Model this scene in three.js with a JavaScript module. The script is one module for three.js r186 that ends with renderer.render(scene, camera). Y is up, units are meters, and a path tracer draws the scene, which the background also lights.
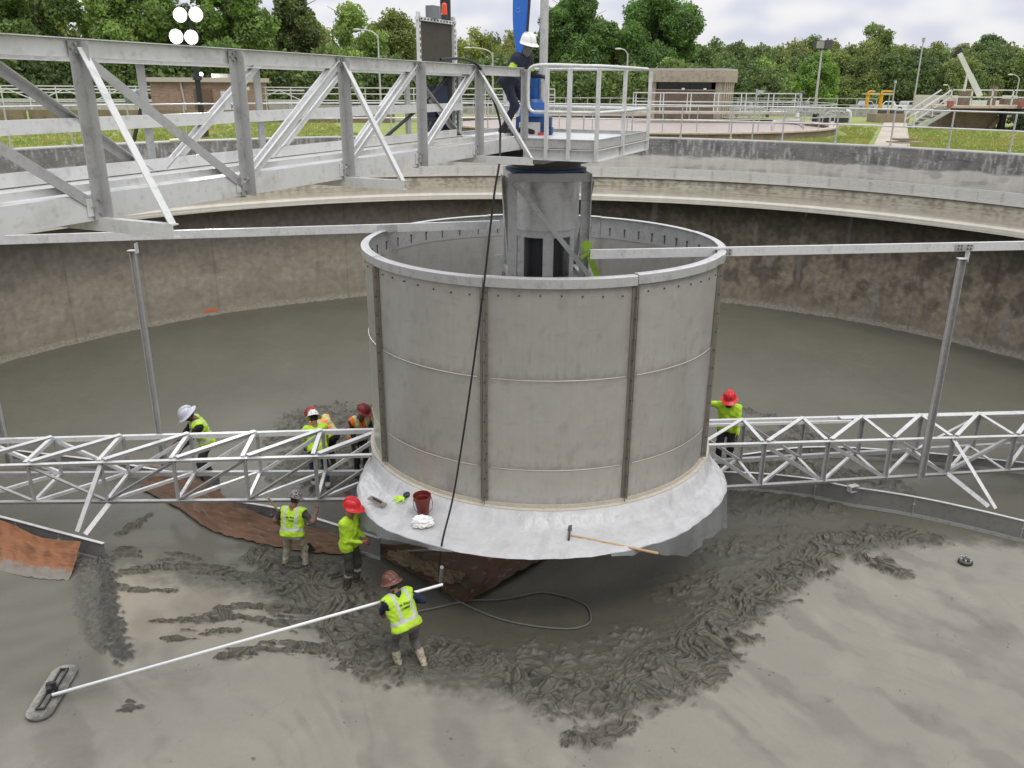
import * as THREE from 'three';
import { mergeGeometries } from 'three/addons/utils/BufferGeometryUtils.js';
import { createNoise2D, createNoise3D } from 'simplex-noise';

// ---------------------------------------------------------------- random, noise
function rng(seed) { let a = seed >>> 0; return () => { a = (a + 0x6D2B79F5) | 0; let t = Math.imul(a ^ (a >>> 15), 1 | a); t = (t + Math.imul(t ^ (t >>> 7), 61 | t)) ^ t; return ((t ^ (t >>> 14)) >>> 0) / 4294967296; }; }
const rnd = rng(20240517);
const N2 = createNoise2D(rng(11)), N3 = createNoise3D(rng(12));
const fbm = (x, y, o = 4) => { let s = 0, a = .5; for (let i = 0; i < o; i++) { s += a * N2(x, y); x = x * 2.03 + 13.7; y = y * 2.03 - 7.1; a *= .5; } return s; };
const clamp = (x, a = 0, b = 1) => Math.min(b, Math.max(a, x));
const sst = (a, b, x) => { const t = clamp((x - a) / (b - a)); return t * t * (3 - 2 * t); };
const mix = (a, b, t) => a + (b - a) * t;
const V = (x, y, z) => new THREE.Vector3(x, y, z);
const RAD = Math.PI / 180;

// ---------------------------------------------------------------- scene, camera, sky, sun, exposure
const scene = new THREE.Scene();
const camera = new THREE.PerspectiveCamera(49.24, 1024 / 768, 0.1, 1500);
camera.rotation.order = 'YXZ';
camera.position.set(-.56, 1.81, 14.88);
camera.rotation.set(-19.78 * RAD, 0, .41 * RAD);
scene.add(camera);

function makeSky() {
  const w = 1024, h = 512, d = new Float32Array(w * h * 4);
  for (let j = 0; j < h; j++) for (let i = 0; i < w; i++) {
    const el = (j + .5) / h * Math.PI - Math.PI / 2, az = (i + .5) / w * 2 * Math.PI;
    const s = Math.max(0, Math.sin(el)), k = (j * w + i) * 4;
    const cx = Math.cos(el) * Math.cos(az), cz = Math.cos(el) * Math.sin(az);
    const q = 2.2 / (s + .22);
    let c = .5 + 1.0 * fbm(cx * q + 3.1, cz * q - 1.7, 5) + .12 * sst(.2, -.5, Math.cos(az) * Math.cos(el));
    c = sst(.22, .86, c);
    const lum = mix(.78, SKY_ZEN, Math.pow(s, 1.0));
    // thin blue-grey layer between brighter cloud
    let r = mix(.74, .97, c), g = mix(.775, .965, c), b = mix(.885, .985, c);
    if (el < 0) { r *= .35; g *= .35; b *= .32; }
    d[k] = r * lum; d[k + 1] = g * lum; d[k + 2] = b * lum; d[k + 3] = 1;
  }
  const t = new THREE.DataTexture(d, w, h, THREE.RGBAFormat, THREE.FloatType);
  t.mapping = THREE.EquirectangularReflectionMapping; t.magFilter = t.minFilter = THREE.LinearFilter; t.wrapS = THREE.RepeatWrapping; t.needsUpdate = true;
  return t;
}
const SKY_ZEN = 1.75;
scene.background = makeSky();
scene.environment = scene.background;

const sun = new THREE.DirectionalLight(new THREE.Color(1, .965, .91), 1.0);
sun.position.set(14, 46, 22); sun.target.position.set(0, -4, -2);
sun.castShadow = true; sun.shadow.radius = 32; sun.shadow.mapSize.set(2048, 2048);
Object.assign(sun.shadow.camera, { left: -45, right: 45, top: 45, bottom: -45, near: 1, far: 140 });
scene.add(sun, sun.target);

const renderer = new THREE.WebGLRenderer({ antialias: true });
renderer.setSize(1024, 768);
renderer.toneMapping = THREE.LinearToneMapping;
renderer.toneMappingExposure = 1.1;
renderer.shadowMap.enabled = true;

// ---------------------------------------------------------------- builders
const nameCount = {};
function numbered(n) { const k = nameCount[n] = (nameCount[n] ?? -1) + 1; return k ? n + '_' + String(k).padStart(3, '0') : n; }
function tag(o, label, category, group, kind) { if (label) o.userData.label = label; if (category) o.userData.category = category; if (group) o.userData.group = group; if (kind) o.userData.kind = kind; return o; }
function thing(name, label, category, pos = [0, 0, 0], turn = 0, group) {
  const o = new THREE.Group(); o.name = numbered(name); o.position.set(...pos); o.rotation.y = turn; scene.add(o); return tag(o, label, category, group);
}
function prep(g) {           // plain non-indexed position + normal, so that anything merges with anything
  let n = g.index ? g.toNonIndexed() : g.clone();
  for (const k of Object.keys(n.attributes)) if (k !== 'position' && k !== 'normal') n.deleteAttribute(k);
  return n;
}
function metreUV(g) {        // uv in metres from position and facing
  const p = g.attributes.position, n = g.attributes.normal, uv = new Float32Array(p.count * 2);
  for (let i = 0; i < p.count; i += 3) {
    let ax = 0, ay = 0, az = 0;
    for (let k = i; k < i + 3 && k < p.count; k++) { ax += Math.abs(n.getX(k)); ay += Math.abs(n.getY(k)); az += Math.abs(n.getZ(k)); }
    for (let k = i; k < i + 3 && k < p.count; k++) {
      const x = p.getX(k), y = p.getY(k), z = p.getZ(k);
      if (ay >= ax && ay >= az) { uv[2 * k] = x; uv[2 * k + 1] = z; } else if (ax >= az) { uv[2 * k] = z + .37 * x; uv[2 * k + 1] = y; } else { uv[2 * k] = x + .41 * z; uv[2 * k + 1] = y; }
    }
  }
  g.setAttribute('uv', new THREE.BufferAttribute(uv, 2)); return g;
}
function merged(list) { list = [list].flat(Infinity).map(prep); return metreUV(list.length === 1 ? list[0] : mergeGeometries(list)); }
function mesh(name, geo, mat, parent) { const m = new THREE.Mesh(geo, mat); m.name = parent ? name : numbered(name); m.castShadow = m.receiveShadow = true; (parent ?? scene).add(m); return m; }
const part = (parent, name, list, mat) => mesh(name, merged(list), mat, parent);
const solo = (name, list, mat, label, category, group) => tag(mesh(name, merged(list), mat), label, category, group);

const box = (w, h, d, x = 0, y = 0, z = 0, ry = 0) => { const g = new THREE.BoxGeometry(w, h, d); if (ry) g.rotateY(ry); g.translate(x, y, z); return g; };
const cyl = (r1, r2, h, x = 0, y = 0, z = 0, n = 16) => { const g = new THREE.CylinderGeometry(r1, r2, h, n); g.translate(x, y, z); return g; };
function frame(p, q, up) {
  const d = q.clone().sub(p), L = d.length(); d.normalize();
  let a = up.clone().addScaledVector(d, -up.dot(d)); if (a.lengthSq() < 1e-8) a = V(1, 0, 0).addScaledVector(d, -d.x); a.normalize();
  const b = V(0, 0, 0).crossVectors(a, d);
  return { d, a, b, L };
}
// a bar from p to q: w across, h along the up hint; offsets shift it sideways
function bar(p, q, w, h, up = V(0, 1, 0), ob = 0, oa = 0) {
  const f = frame(p, q, up), g = new THREE.BoxGeometry(w, h, f.L);
  const c = p.clone().add(q).multiplyScalar(.5).addScaledVector(f.b, ob).addScaledVector(f.a, oa);
  g.applyMatrix4(new THREE.Matrix4().makeBasis(f.b, f.a, f.d).setPosition(c)); return g;
}
// rolled L-angle: one leg along the up hint, the other square to it
function angle(p, q, s, t, up, flip = 1) { return [bar(p, q, t, s, up, 0, 0), bar(p, q, s - t, t, up, flip * s / 2, s / 2 - t / 2)]; }
// rolled channel: web with two flanges
function channel(p, q, h, fl, t, up, flip = 1) { return [bar(p, q, t, h, up, 0, 0), bar(p, q, fl - t, t, up, flip * fl / 2, h / 2 - t / 2), bar(p, q, fl - t, t, up, flip * fl / 2, -h / 2 + t / 2)]; }
function rod(p, q, r, r2 = r, n = 10) { const f = frame(p, q, Math.abs(q.y - p.y) > .9 * p.distanceTo(q) ? V(1, 0, 0) : V(0, 1, 0)); const g = new THREE.CylinderGeometry(r2, r, f.L, n); g.applyMatrix4(new THREE.Matrix4().makeBasis(f.a, f.d, f.a.clone().cross(f.d)).setPosition(p.clone().add(q).multiplyScalar(.5))); return g; }
function tube(pts, r, seg = 40, n = 8, closed = false) { return new THREE.TubeGeometry(new THREE.CatmullRomCurve3(pts, closed, 'centripetal'), seg, r, n, closed); }
// a solid ring segment about the y axis from a profile of [radius, height] (closed), angles measured from +z towards +x
function ring(prof, a0, a1, n, caps = true) {
  const pos = [], P = (k, a) => [prof[k][0] * Math.sin(a), prof[k][1], prof[k][0] * Math.cos(a)], m = prof.length;
  for (let i = 0; i < n; i++) {
    const a = mix(a0, a1, i / n), b = mix(a0, a1, (i + 1) / n);
    for (let k = 0; k < m; k++) { const l = (k + 1) % m, A = P(k, a), B = P(l, a), C = P(l, b), D = P(k, b); pos.push(...A, ...B, ...C, ...A, ...C, ...D); }
  }
  if (caps && Math.abs(a1 - a0) < 6.28) {
    const tri = THREE.ShapeUtils.triangulateShape(prof.map(q => new THREE.Vector2(q[0], q[1])), []);
    for (const t of tri) { pos.push(...P(t[0], a0), ...P(t[2], a0), ...P(t[1], a0)); pos.push(...P(t[0], a1), ...P(t[1], a1), ...P(t[2], a1)); }
  }
  const g = new THREE.BufferGeometry(); g.setAttribute('position', new THREE.Float32BufferAttribute(pos, 3));
  g.computeVertexNormals(); return g;
}
// smooth normals on a ring's curved faces: replace by analytic radial normals where the face is upright
function radialise(g) {
  const p = g.attributes.position, n = g.attributes.normal;
  for (let i = 0; i < p.count; i++) {
    const x = p.getX(i), z = p.getZ(i), r = Math.hypot(x, z) || 1, dot = (n.getX(i) * x + n.getZ(i) * z) / r, hy = n.getY(i);
    const hl = Math.hypot(dot, hy); if (hl < .5) continue;
    n.setXYZ(i, dot / hl * x / r, hy / hl, dot / hl * z / r);
  }
  return g;
}
const bandRing = (prof, a0, a1, n) => radialise(ring(prof, a0, a1, n));
// uv running round the axis: u = arc metres, v = height
function arcUV(g, R) {
  const p = g.attributes.position, uv = new Float32Array(p.count * 2);
  for (let i = 0; i < p.count; i++) { uv[2 * i] = Math.atan2(p.getX(i), p.getZ(i)) * R; uv[2 * i + 1] = p.getY(i); }
  for (let i = 0; i < p.count; i += 3) { const u = [0, 1, 2].map(k => uv[2 * (i + k)]); const m = Math.max(...u); for (let k = 0; k < 3; k++) if (m - u[k] > Math.PI * R) uv[2 * (i + k)] += 2 * Math.PI * R; }
  g.setAttribute('uv', new THREE.BufferAttribute(uv, 2)); return g;
}

// ---------------------------------------------------------------- textures
const lin2s = v => { v = clamp(v); return Math.round(255 * (v <= .0031308 ? 12.92 * v : 1.055 * Math.pow(v, 1 / 2.4) - .055)); };
function tex(w, h, fn, srgb = true, repeat = true) {
  const d = new Uint8Array(w * h * 4);
  for (let j = 0; j < h; j++) for (let i = 0; i < w; i++) { const c = fn(i / w, j / h, i, j), k = 4 * (j * w + i); for (let q = 0; q < 3; q++) d[k + q] = srgb ? lin2s(c[q]) : Math.round(255 * clamp(c[q])); d[k + 3] = 255; }
  const t = new THREE.DataTexture(d, w, h, THREE.RGBAFormat); t.colorSpace = srgb ? THREE.SRGBColorSpace : THREE.NoColorSpace;
  t.magFilter = THREE.LinearFilter; t.minFilter = THREE.LinearMipmapLinearFilter; t.generateMipmaps = true; if (repeat) t.wrapS = t.wrapT = THREE.RepeatWrapping; t.needsUpdate = true; return t;
}
// tiling fbm over the unit square, by laying the square on a torus of two circles
const N4off = 17.3;
function tile(u, v, f, o = 4) { let s = 0, a = .5; for (let i = 0; i < o; i++) { const w = f * Math.pow(2, i); const bx = u * w, by = v * w; const n = (X, Y) => N2(X + i * 31.7, Y + i * N4off); const tx = u, ty = v; s += a * (n(bx, by) * (1 - tx) * (1 - ty) + n(bx - w, by) * tx * (1 - ty) + n(bx, by - w) * (1 - tx) * ty + n(bx - w, by - w) * tx * ty) * 1.35; a *= .5; } return s; }
function std(o) { return new THREE.MeshStandardMaterial({ roughness: .8, metalness: 0, ...o }); }
const rgb = (r, g, b) => new THREE.Color().setRGB(r, g, b);
const scaled = (t, s, s2 = s) => { const c = t.clone(); c.repeat.set(1 / s, 1 / s2); c.needsUpdate = true; return c; };

const grimeT = tex(512, 512, (u, v) => { const a = tile(u, v, 4, 5), b = tile(u, v, 16, 3), st = tile(u, v * .2, 24, 2); const k = 1 - .16 * sst(.0, .5, a) - .14 * sst(.15, .5, b) - .07 * st; return [k, k * .995, k * .98]; });
const roughT = tex(512, 512, (u, v) => { const a = tile(u, v, 5, 5); const k = .5 + .5 * a; return [1, .62 + .3 * k, 1]; }, false);
const noiseT = tex(512, 512, (u, v) => { const k = .5 + .6 * tile(u, v, 8, 6); return [k, k, k]; }, false);
const fineT = tex(512, 512, (u, v, i, j) => { const k = .5 + .35 * tile(u, v, 48, 3) + .25 * tile(u, v, 10, 3); return [k, k, k]; }, false);
const concT = tex(1024, 1024, (u, v) => { const a = tile(u, v, 3, 6), b = tile(u, v, 26, 3), c = tile(u + .3, v + .7, 7, 4); const k = 1 + .22 * a + .10 * b - .20 * sst(.2, .55, c); return [.34 * k, .325 * k, .295 * k]; });

const M = {
  alu: std({ color: rgb(.66, .66, .65), metalness: .18, roughness: .46, map: scaled(grimeT, 1.7), roughnessMap: scaled(roughT, .9) }),
  aluDull: std({ color: rgb(.41, .41, .405), metalness: .2, roughness: .55, map: scaled(grimeT, 1.3), roughnessMap: scaled(roughT, .9) }),
  galv: std({ color: rgb(.50, .50, .49), metalness: .4, roughness: .5, map: scaled(grimeT, 1.1), roughnessMap: scaled(roughT, .6) }),
  weld: std({ color: rgb(.62, .60, .55), metalness: .7, roughness: .4 }),
  dark: std({ color: rgb(.03, .03, .032), roughness: .6 }),
  bolt: std({ color: rgb(.09, .085, .08), metalness: .4, roughness: .6 }),
  rubber: std({ color: rgb(.018, .018, .019), roughness: .55 }),
  blue: std({ color: rgb(.012, .085, .30), roughness: .4, map: scaled(grimeT, .8) }),
  blueDark: std({ color: rgb(.008, .05, .16), roughness: .45, map: scaled(grimeT, .8) }),
  conc: std({ map: scaled(concT, 3.1), roughness: .92, bumpMap: scaled(noiseT, 1.3), bumpScale: .012 }),
  concPale: std({ color: rgb(1.35, 1.32, 1.28), map: scaled(concT, 2.3), roughness: .9, bumpMap: scaled(noiseT, 1.1), bumpScale: .008 }),
};
// ================================================================ the tank: floor
const R_T = 16.74;
const floorBase = (x, z) => -5.77 - (R_T - Math.max(2, Math.min(R_T, Math.hypot(x, z)))) * .04;
const CH = {
  rough: [
    [[-4.35, 2.81, .30], [-3.54, 3.07, .45], [-2.98, 4.14, .45], [-2.37, 4.84, .42], [-1.61, 4.46, .40], [-.71, 4.68, .42], [-.07, 5.24, .50], [.69, 5.44, .62], [1.45, 5.01, .62], [2.34, 4.18, .60], [3.30, 3.11, .55], [4.32, 2.23, .50], [5.45, 1.25, .45], [6.59, .94, .42], [7.33, 1.17, .30]],
    [[.29, 6.23, .22], [.62, 6.14, .25], [.92, 5.84, .30]], [[2.23, 5.01, .25], [2.66, 4.43, .30]], [[5.70, 1.79, .2], [6.27, 2.32, .18], [6.14, 1.81, .15]],
    [[-5.92, -3.29, .5], [-5.36, -4.52, .9], [-4.62, -4.59, 1.0], [-4.54, -2.87, 1.0], [-5.2, -1.78, .8], [-3.82, -1.42, .7]],
    [[-5.16, 1.74, .25], [-4.21, 2.33, .5], [-3.7, 2.3, .45], [-3.22, 3.04, .35]],
    [[4.4, -1.99, .6], [5.6, -1.92, .5], [6.75, -1.46, .45], [7.54, -1.32, .3]], [[5.26, -5.49, .1], [5.98, -4.81, .2], [6.66, -3.45, .3], [4.91, -3.55, .5]],
  ],
  crumb: [[[3.86, -.28, .5], [4.76, -.16, .6], [5.76, -.2, .5]], [[3.35, 1.2, .6], [4.1, 1.3, .7], [4.75, .75, .5]], [[2.4, 2.7, .6], [2.95, 2.5, .6]], [[1.4, 4.0, .5], [.7, 4.5, .4], [-.2, 4.4, .4]], [[4.5, -1.0, .6], [6.2, -1.2, .6], [7.5, -.9, .4]]],
  thin: [
    [[-7.25, 2.55, .12], [-6.67, 2.22, .2], [-5.68, 2.34, .22], [-4.68, 2.53, .22], [-4.09, 2.86, .25]], [[-7.18, 2.95, .1], [-6.7, 2.98, .12], [-6.12, 2.99, .06]],
    [[-5.3, 3.46, .1], [-4.78, 3.34, .16], [-3.95, 3.44, .22], [-3.44, 3.58, .3]], [[-6.18, 3.84, .08], [-5.6, 3.73, .12], [-5, 3.66, .12], [-3.86, 3.79, .2]],
    [[-5.7, 4.28, .12], [-5.24, 4.1, .14], [-4.8, 4.03, .1]], [[-4.83, 4.64, .1], [-4.3, 4.45, .18], [-3.57, 4.37, .2], [-2.92, 4.63, .25]],
    [[-7.57, 2.09, .1], [-7.46, 1.81, .22], [-7.13, 1.96, .1]], [[-7.84, 1.24, .08], [-7.65, .73, .12], [-7.57, .36, .05]], [[-6.75, 1.79, .05], [-6.42, 1.87, .14], [-6.1, 1.98, .06]], [[-5.65, 5.73, .16], [-5.54, 5.74, .1]],
  ],
  strip: [[[-7.9, 2.12, .4], [-7.29, 3.31, .38], [-6.76, 4.34, .2], [-6.53, 4.68, .05]]],
  edge: [[[-7.7, 2.1, .1], [-7.21, 3.01, .13], [-6.78, 3.83, .15], [-6.41, 4.44, .17], [-6.18, 4.78, .12]]],
};
function chainSD(chains, x, z, far = 1.4) {       // > 0 inside, in units of the local half-width
  let best = -9;
  for (const c of chains) {
    if (!c.bb) c.bb = [Math.min(...c.map(p => p[0])) - far, Math.max(...c.map(p => p[0])) + far, Math.min(...c.map(p => p[1])) - far, Math.max(...c.map(p => p[1])) + far];
    if (x < c.bb[0] || x > c.bb[1] || z < c.bb[2] || z > c.bb[3]) continue;
    for (let i = 0; i + 1 < c.length; i++) {
      const [ax, az, aw] = c[i], [bx, bz, bw] = c[i + 1], dx = bx - ax, dz = bz - az;
      const t = clamp(((x - ax) * dx + (z - az) * dz) / (dx * dx + dz * dz)), w = mix(aw, bw, t);
      const s = 1 - Math.hypot(x - ax - dx * t, z - az - dz * t) / w; if (s > best) best = s;
    }
  }
  return best;
}
const lut = (pts, x) => { if (x <= pts[0][0]) return pts[0][1]; for (let i = 1; i < pts.length; i++) if (x <= pts[i][0]) return mix(pts[i - 1][1], pts[i][1], (x - pts[i - 1][0]) / (pts[i][0] - pts[i - 1][0])); return pts[pts.length - 1][1]; };
const DRY = [[-9, 2.6], [-7.3, 2.35], [-5.5, 2.75], [-4.4, 3.2], [-3, 4.3], [-2, 5.0], [0, 5.6], [1.4, 5.5], [2.4, 4.5], [3.3, 3.4], [5, 1.8], [7, 1.15], [9, 1.35], [12, 2.6], [17, 5]];
function floorAt(x, z) {
  const wob = .55 * fbm(x * 1.1 + 5, z * 1.1, 3), fr = .55 * fbm(x * 4.2, z * 4.2 + 9, 3);
  const al = .55 * fbm(x * 1.1 + 3, z * 5.2 + 9, 3);           // smears drawn out along x
  const sr = chainSD(CH.rough, x, z); let mud = 0;
  if (sr > -3) { const inner = sst(.9, -.6, z - lut(DRY, x)) * sst(-3.2, -2.2, x) * sst(.2, 1.2, z); mud = sst(-.02, mix(.16, 1.0, inner), sr + wob * .8 + fr * 1.0 + inner * .35) * mix(1, sst(-.45, .25, fbm(x * 2.3 + 7, z * 2.9, 3) + .5 * sr - .1), .75); }
  const sc = chainSD(CH.crumb, x, z); let crumb = 0; if (sc > -3) crumb = sst(-.5, .9, sc + wob * .6) * sst(-.1, .55, fr + .7 * N2(x * 2.6 + 11, z * 3.6) + .15); mud = Math.max(mud, .62 * crumb);
  const st = chainSD(CH.thin, x, z); let flat = 0; if (st > -3) { const m0 = mud; mud = Math.max(mud,   .95 * sst(.05, .28, st * .75 + wob * .5 + fr * .7 + al * 1.5 - .1)); flat = mud > m0 + .05 ? 1 : 0; }
  const ss = chainSD(CH.strip, x, z), strip = ss > -3 ? sst(0, .4, ss + fr * .5) : 0;
  const se = chainSD(CH.edge, x, z), edge = se > -3 ? sst(-.1, .4, se + .5 * N2(x * 5.5, z * 5.5) + fr * .4) : 0;
  const dry = sst(-.25, .35, z - lut(DRY, x) + .5 * wob + .35 * fr);
  const lx = -7.75 + (z - 2.1) * .52, left = sst(.15, -.25, x - lx + .1 * wob) * sst(1.2, 2.2, z) * sst(6.9, 5.2, z + .45 * (x + 7) + .5 * wob);
  return { mud, flat, strip, edge, dry, left, wob, fr };
}
const ridgeN = (x, y) => 1 - Math.abs(N2(x, y));
const hsh = (i, j, k) => { let n = Math.imul(i, 374761393) + Math.imul(j, 668265263) + Math.imul(k, 974634777); n = Math.imul(n ^ (n >>> 13), 1274126177); return ((n ^ (n >>> 16)) >>> 0) / 4294967296; };
function slab(u, v) {                      // broken flakes: every cell a tilted plate with its own height
  const i0 = Math.floor(u), j0 = Math.floor(v); let d1 = 9, d2 = 9, bi = 0, bj = 0, bx = 0, by = 0;
  for (let j = -1; j <= 1; j++) for (let i = -1; i <= 1; i++) { const I = i0 + i, J = j0 + j, x = I + .1 + .8 * hsh(I, J, 1) - u, y = J + .1 + .8 * hsh(I, J, 2) - v, d = x * x + y * y; if (d < d1) { d2 = d1; d1 = d; bi = I; bj = J; bx = x; by = y; } else if (d < d2) d2 = d; }
  const e = sst(.0, .20, Math.sqrt(d2) - Math.sqrt(d1));
  return { h: clamp(.15 + .5 * hsh(bi, bj, 3) + (hsh(bi, bj, 4) - .5) * 1.1 * bx + (.25 + .7 * hsh(bi, bj, 5)) * by, 0, 1.1) * (.55 + .45 * e), e };
}
function flakes(x, z) {                    // torn, smeared lumps of stiff concrete, dragged round the tank centre
  const r = Math.hypot(x, z), X = Math.atan2(x, z) * 5.2, Z = r;
  const wx = X + .5 * N2(x * .8, z * .8 + 4) + .10 * N2(x * 2.7, z * 2.7), wz = Z + .42 * N2(x * .9 + 8, z * .9) + .08 * N2(x * 2.5 + 5, z * 2.5);
  const A = slab(wx / .36, wz / .15), Bq = slab(wx / .17 + 9, wz / .085 + 4), big = .5 + .5 * N2(x * 1.2 + 3, z * 1.5 + 8), d = N2(wx * 9, wz * 14);
  return { h: .125 * A.h * (.3 + .7 * big) + .050 * Bq.h + .05 * big + .010 * d, v: (.20 + .55 * A.h * A.e + .45 * Bq.h * Bq.e + .14 * big) * (.35 + .65 * A.e) * (.6 + .4 * Bq.e) + .08 * d };
}
function floorY(x, z) {
  const f = floorAt(x, z); let h = floorBase(x, z) + .012 * N2(x * .35, z * .35);
  if (f.mud > .002) h += f.mud * (f.flat ? .008 + .42 * flakes(x, z).h : .012 + .66 * flakes(x, z).h);
  h += f.strip * (.015 + .03 * Math.max(0, N2(x * 7, z * 7)) + .02 * N2(x * 14, z * 14)) + f.left * .03 + f.edge * (.035 + .06 * Math.max(0, N2(x * 6, z * 6)) + .025 * N2(x * 15, z * 15));
  return h;
}
{
  const S = 2048, L = 34;
  const dirx = .52, dirz = .85;
  const paintFloor = (x, z) => {
    const r = Math.hypot(x, z);
    if (r > 17) return [.2, .2, .18];
    const f = floorAt(x, z);
    const al = x * dirx + z * dirz, ac = x * dirz - z * dirx;
    const sg = sst(-.3, .5, N2(x * .3 + 4, z * .3)), bend = .9 * N2(x * .22, z * .22 + 6), streak = (N2((ac + bend) * 1.3 + .5 * f.wob, al * .3) * .6 + N2((ac + bend) * 3.7, al * .7 + 7) * .4) * (.35 + .65 * sg);
    const cloud = fbm(x * .33 + 4, z * .33, 3), grain = N2(x * 9, z * 9) * .5 + N2(x * 31, z * 31) * .5;
    // fresh, still wet screed at the back; older pale slab in front; smooth finished layer at the left
    let c = [.112, .107, .080];
    const w = 1 + .10 * cloud + .05 * streak + .03 * grain; c = c.map(k => k * w);
    const wet = sst(6.4, 3.2, Math.hypot((x - .6) * .8, z - 1.0) - .5 * f.wob); c = c.map((k, i) => mix(k, [.084, .079, .059][i] * (1 + .22 * f.wob + .14 * f.fr + .06 * grain), wet * .95));  // wet floor colour with the shade beneath the round plate painted in
    const stain = sst(.15, .75, fbm(x * .55 + .3 * streak + 8, z * .55 - 3, 4) + .35 * streak), pale = sst(.1, .6, fbm(x * .8 - 9, z * .5, 3) - .2 * streak);
    const smear = sst(.10, .62, N2((ac + bend * .5) * .95 + .4 * f.wob + 3, al * .15) * .8 + .45 * fbm(x * .9 + 2, z * .9, 3)); const d = 1 + .07 * cloud + .08 * streak + .03 * grain - .13 * stain - .17 * smear - .10 * sg * sst(.25, .8, N2((ac + bend) * 2.6 + 9, al * .45 + .4 * f.wob) + .3 * f.fr) + .12 * pale;
    const warm = sst(-3, -6, x) * sst(5.4, 3.6, z);
    const dr = [.245 + .045 * warm, .228 + .030 * warm, .187 + .012 * warm]; c = c.map((k, i) => mix(k, dr[i] * d, f.dry));
    c = c.map((k, i) => mix(k, [.138, .131, .101][i] * (1 + .09 * N2(ac * .8, al * 1.7) + .07 * cloud + .03 * grain), f.left));
    const tn = f.mud > .01 ? .22 + 1.75 * flakes(x, z).v + .12 * grain : 1;  // flake crevices darkened: their shade is painted into the mud colour
    c = c.map((k, i) => mix(k, [.068, .0625, .046][i] * tn, f.mud * .94));
    c = c.map((k, i) => mix(k, [.098, .092, .074][i] * (1 + .35 * grain + .5 * f.fr), f.strip * .92));
    c = c.map((k, i) => mix(k, [.070, .066, .054][i] * (1 + .4 * grain), f.edge * .95));
    // scattered crumbs
    const cr = N2(x * 7.5 + 40, z * 7.5) + .75 * N2(x * .8, z * .8 + 60); if (cr > 1.42) c = c.map(k => mix(k, .07, .7));
    // hairline cracks
    const hk = Math.abs(N2(x * .9 + 2, z * .9 + .15 * f.fr)); if (hk < .006 && N2(x * .6, z * .6 + 30) > .25) c = c.map(k => k * .72);
    return c;
  };
  const NX0 = -8.4, NX1 = 8.2, NZ0 = 1.2, NZ1 = 7;
  const fT = tex(S, S, (u, v) => { const x = u * L - L / 2, z = v * L - L / 2; return x > NX0 + .5 && x < NX1 - .5 && z > NZ0 + .5 && z < NZ1 - .5 ? [.2, .2, .2] : paintFloor(x, z); }, true, false);
  const nT = tex(2048, 1024, (u, v) => paintFloor(mix(NX0, NX1, u), mix(NZ0, NZ1, v)), true, false);
  const shine = (x, z) => { const f = floorAt(x, z); return [1, clamp(mix(.46, .80, f.dry) - .08 * f.left + .34 * f.mud + .08 * f.wob, .32, .95), 0]; };
  const rT = tex(512, 512, (u, v) => { const x = u * L - L / 2, z = v * L - L / 2; return Math.hypot(x, z) > 17 ? [1, .8, 0] : shine(x, z); }, false, false), rN = tex(1024, 512, (u, v) => shine(mix(NX0, NX1, u), mix(NZ0, NZ1, v)), false, false);
  const lines = (segs) => { const o = []; for (const [a, b, s] of segs) { const k = Math.round((b - a) / s); for (let i = 0; i < k; i++) o.push(a + (b - a) * i / k); } o.push(segs[segs.length - 1][1]); return o; };
  const XS = lines([[-17, NX0, .14], [NX0, NX1, .021], [NX1, 17, .14]]), ZS = lines([[-17, -6, .12], [-6, NZ0, .05], [NZ0, NZ1, .021], [NZ1, 12.4, .1]]), nx = XS.length - 1, nz = ZS.length - 1;
  const sheet = (near) => {
    const pos = [], uv = [], id = new Int32Array((nx + 1) * (nz + 1)).fill(-1), idx = [], inN = (x, z, e) => x > NX0 - e && x < NX1 + e && z > NZ0 - e && z < NZ1 + e;
    for (let j = 0; j <= nz; j++) for (let i = 0; i <= nx; i++) {
      const x = XS[i], z = ZS[j], r = Math.hypot(x, z); if (r > 17.05 || (near ? !inN(x, z, .001) : inN(x, z, -.001))) continue;
      id[j * (nx + 1) + i] = pos.length / 3; let y = floorY(x, z); if (r > 16.5 && r < 17) y += sst(16.5, 16.8, r) * (.03 + .05 * Math.max(0, N2(x * 3, z * 3)));
      pos.push(x, y, z); if (near) uv.push((x - NX0) / (NX1 - NX0), (z - NZ0) / (NZ1 - NZ0)); else uv.push((x + 17) / 34, (z + 17) / 34);
    }
    for (let j = 0; j < nz; j++) for (let i = 0; i < nx; i++) { const a = id[j * (nx + 1) + i], b = id[j * (nx + 1) + i + 1], c = id[(j + 1) * (nx + 1) + i], d = id[(j + 1) * (nx + 1) + i + 1]; if (a >= 0 && b >= 0 && c >= 0) idx.push(a, c, b); if (b >= 0 && c >= 0 && d >= 0) idx.push(b, c, d); }
    const g = new THREE.BufferGeometry(); g.setAttribute('position', new THREE.Float32BufferAttribute(pos, 3)); g.setAttribute('uv', new THREE.Float32BufferAttribute(uv, 2)); g.setIndex(idx); g.computeVertexNormals(); return g;
  };
  const bump = (a, b) => { const t = fineT.clone(); t.repeat.set(a, b); t.needsUpdate = true; return t; };
  const floor = mesh('tank_floor', sheet(false), std({ map: fT, roughnessMap: rT, roughness: 1, bumpMap: bump(26, 26), bumpScale: .006 }));
  tag(floor, 'wet grey concrete floor of the tank with rough mud ridges', null, null, 'structure');
  mesh('front_floor', sheet(true), std({ map: nT, roughnessMap: rN, roughness: 1, bumpMap: bump(12.7, 4.4), bumpScale: .006 }), floor);
}

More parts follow.
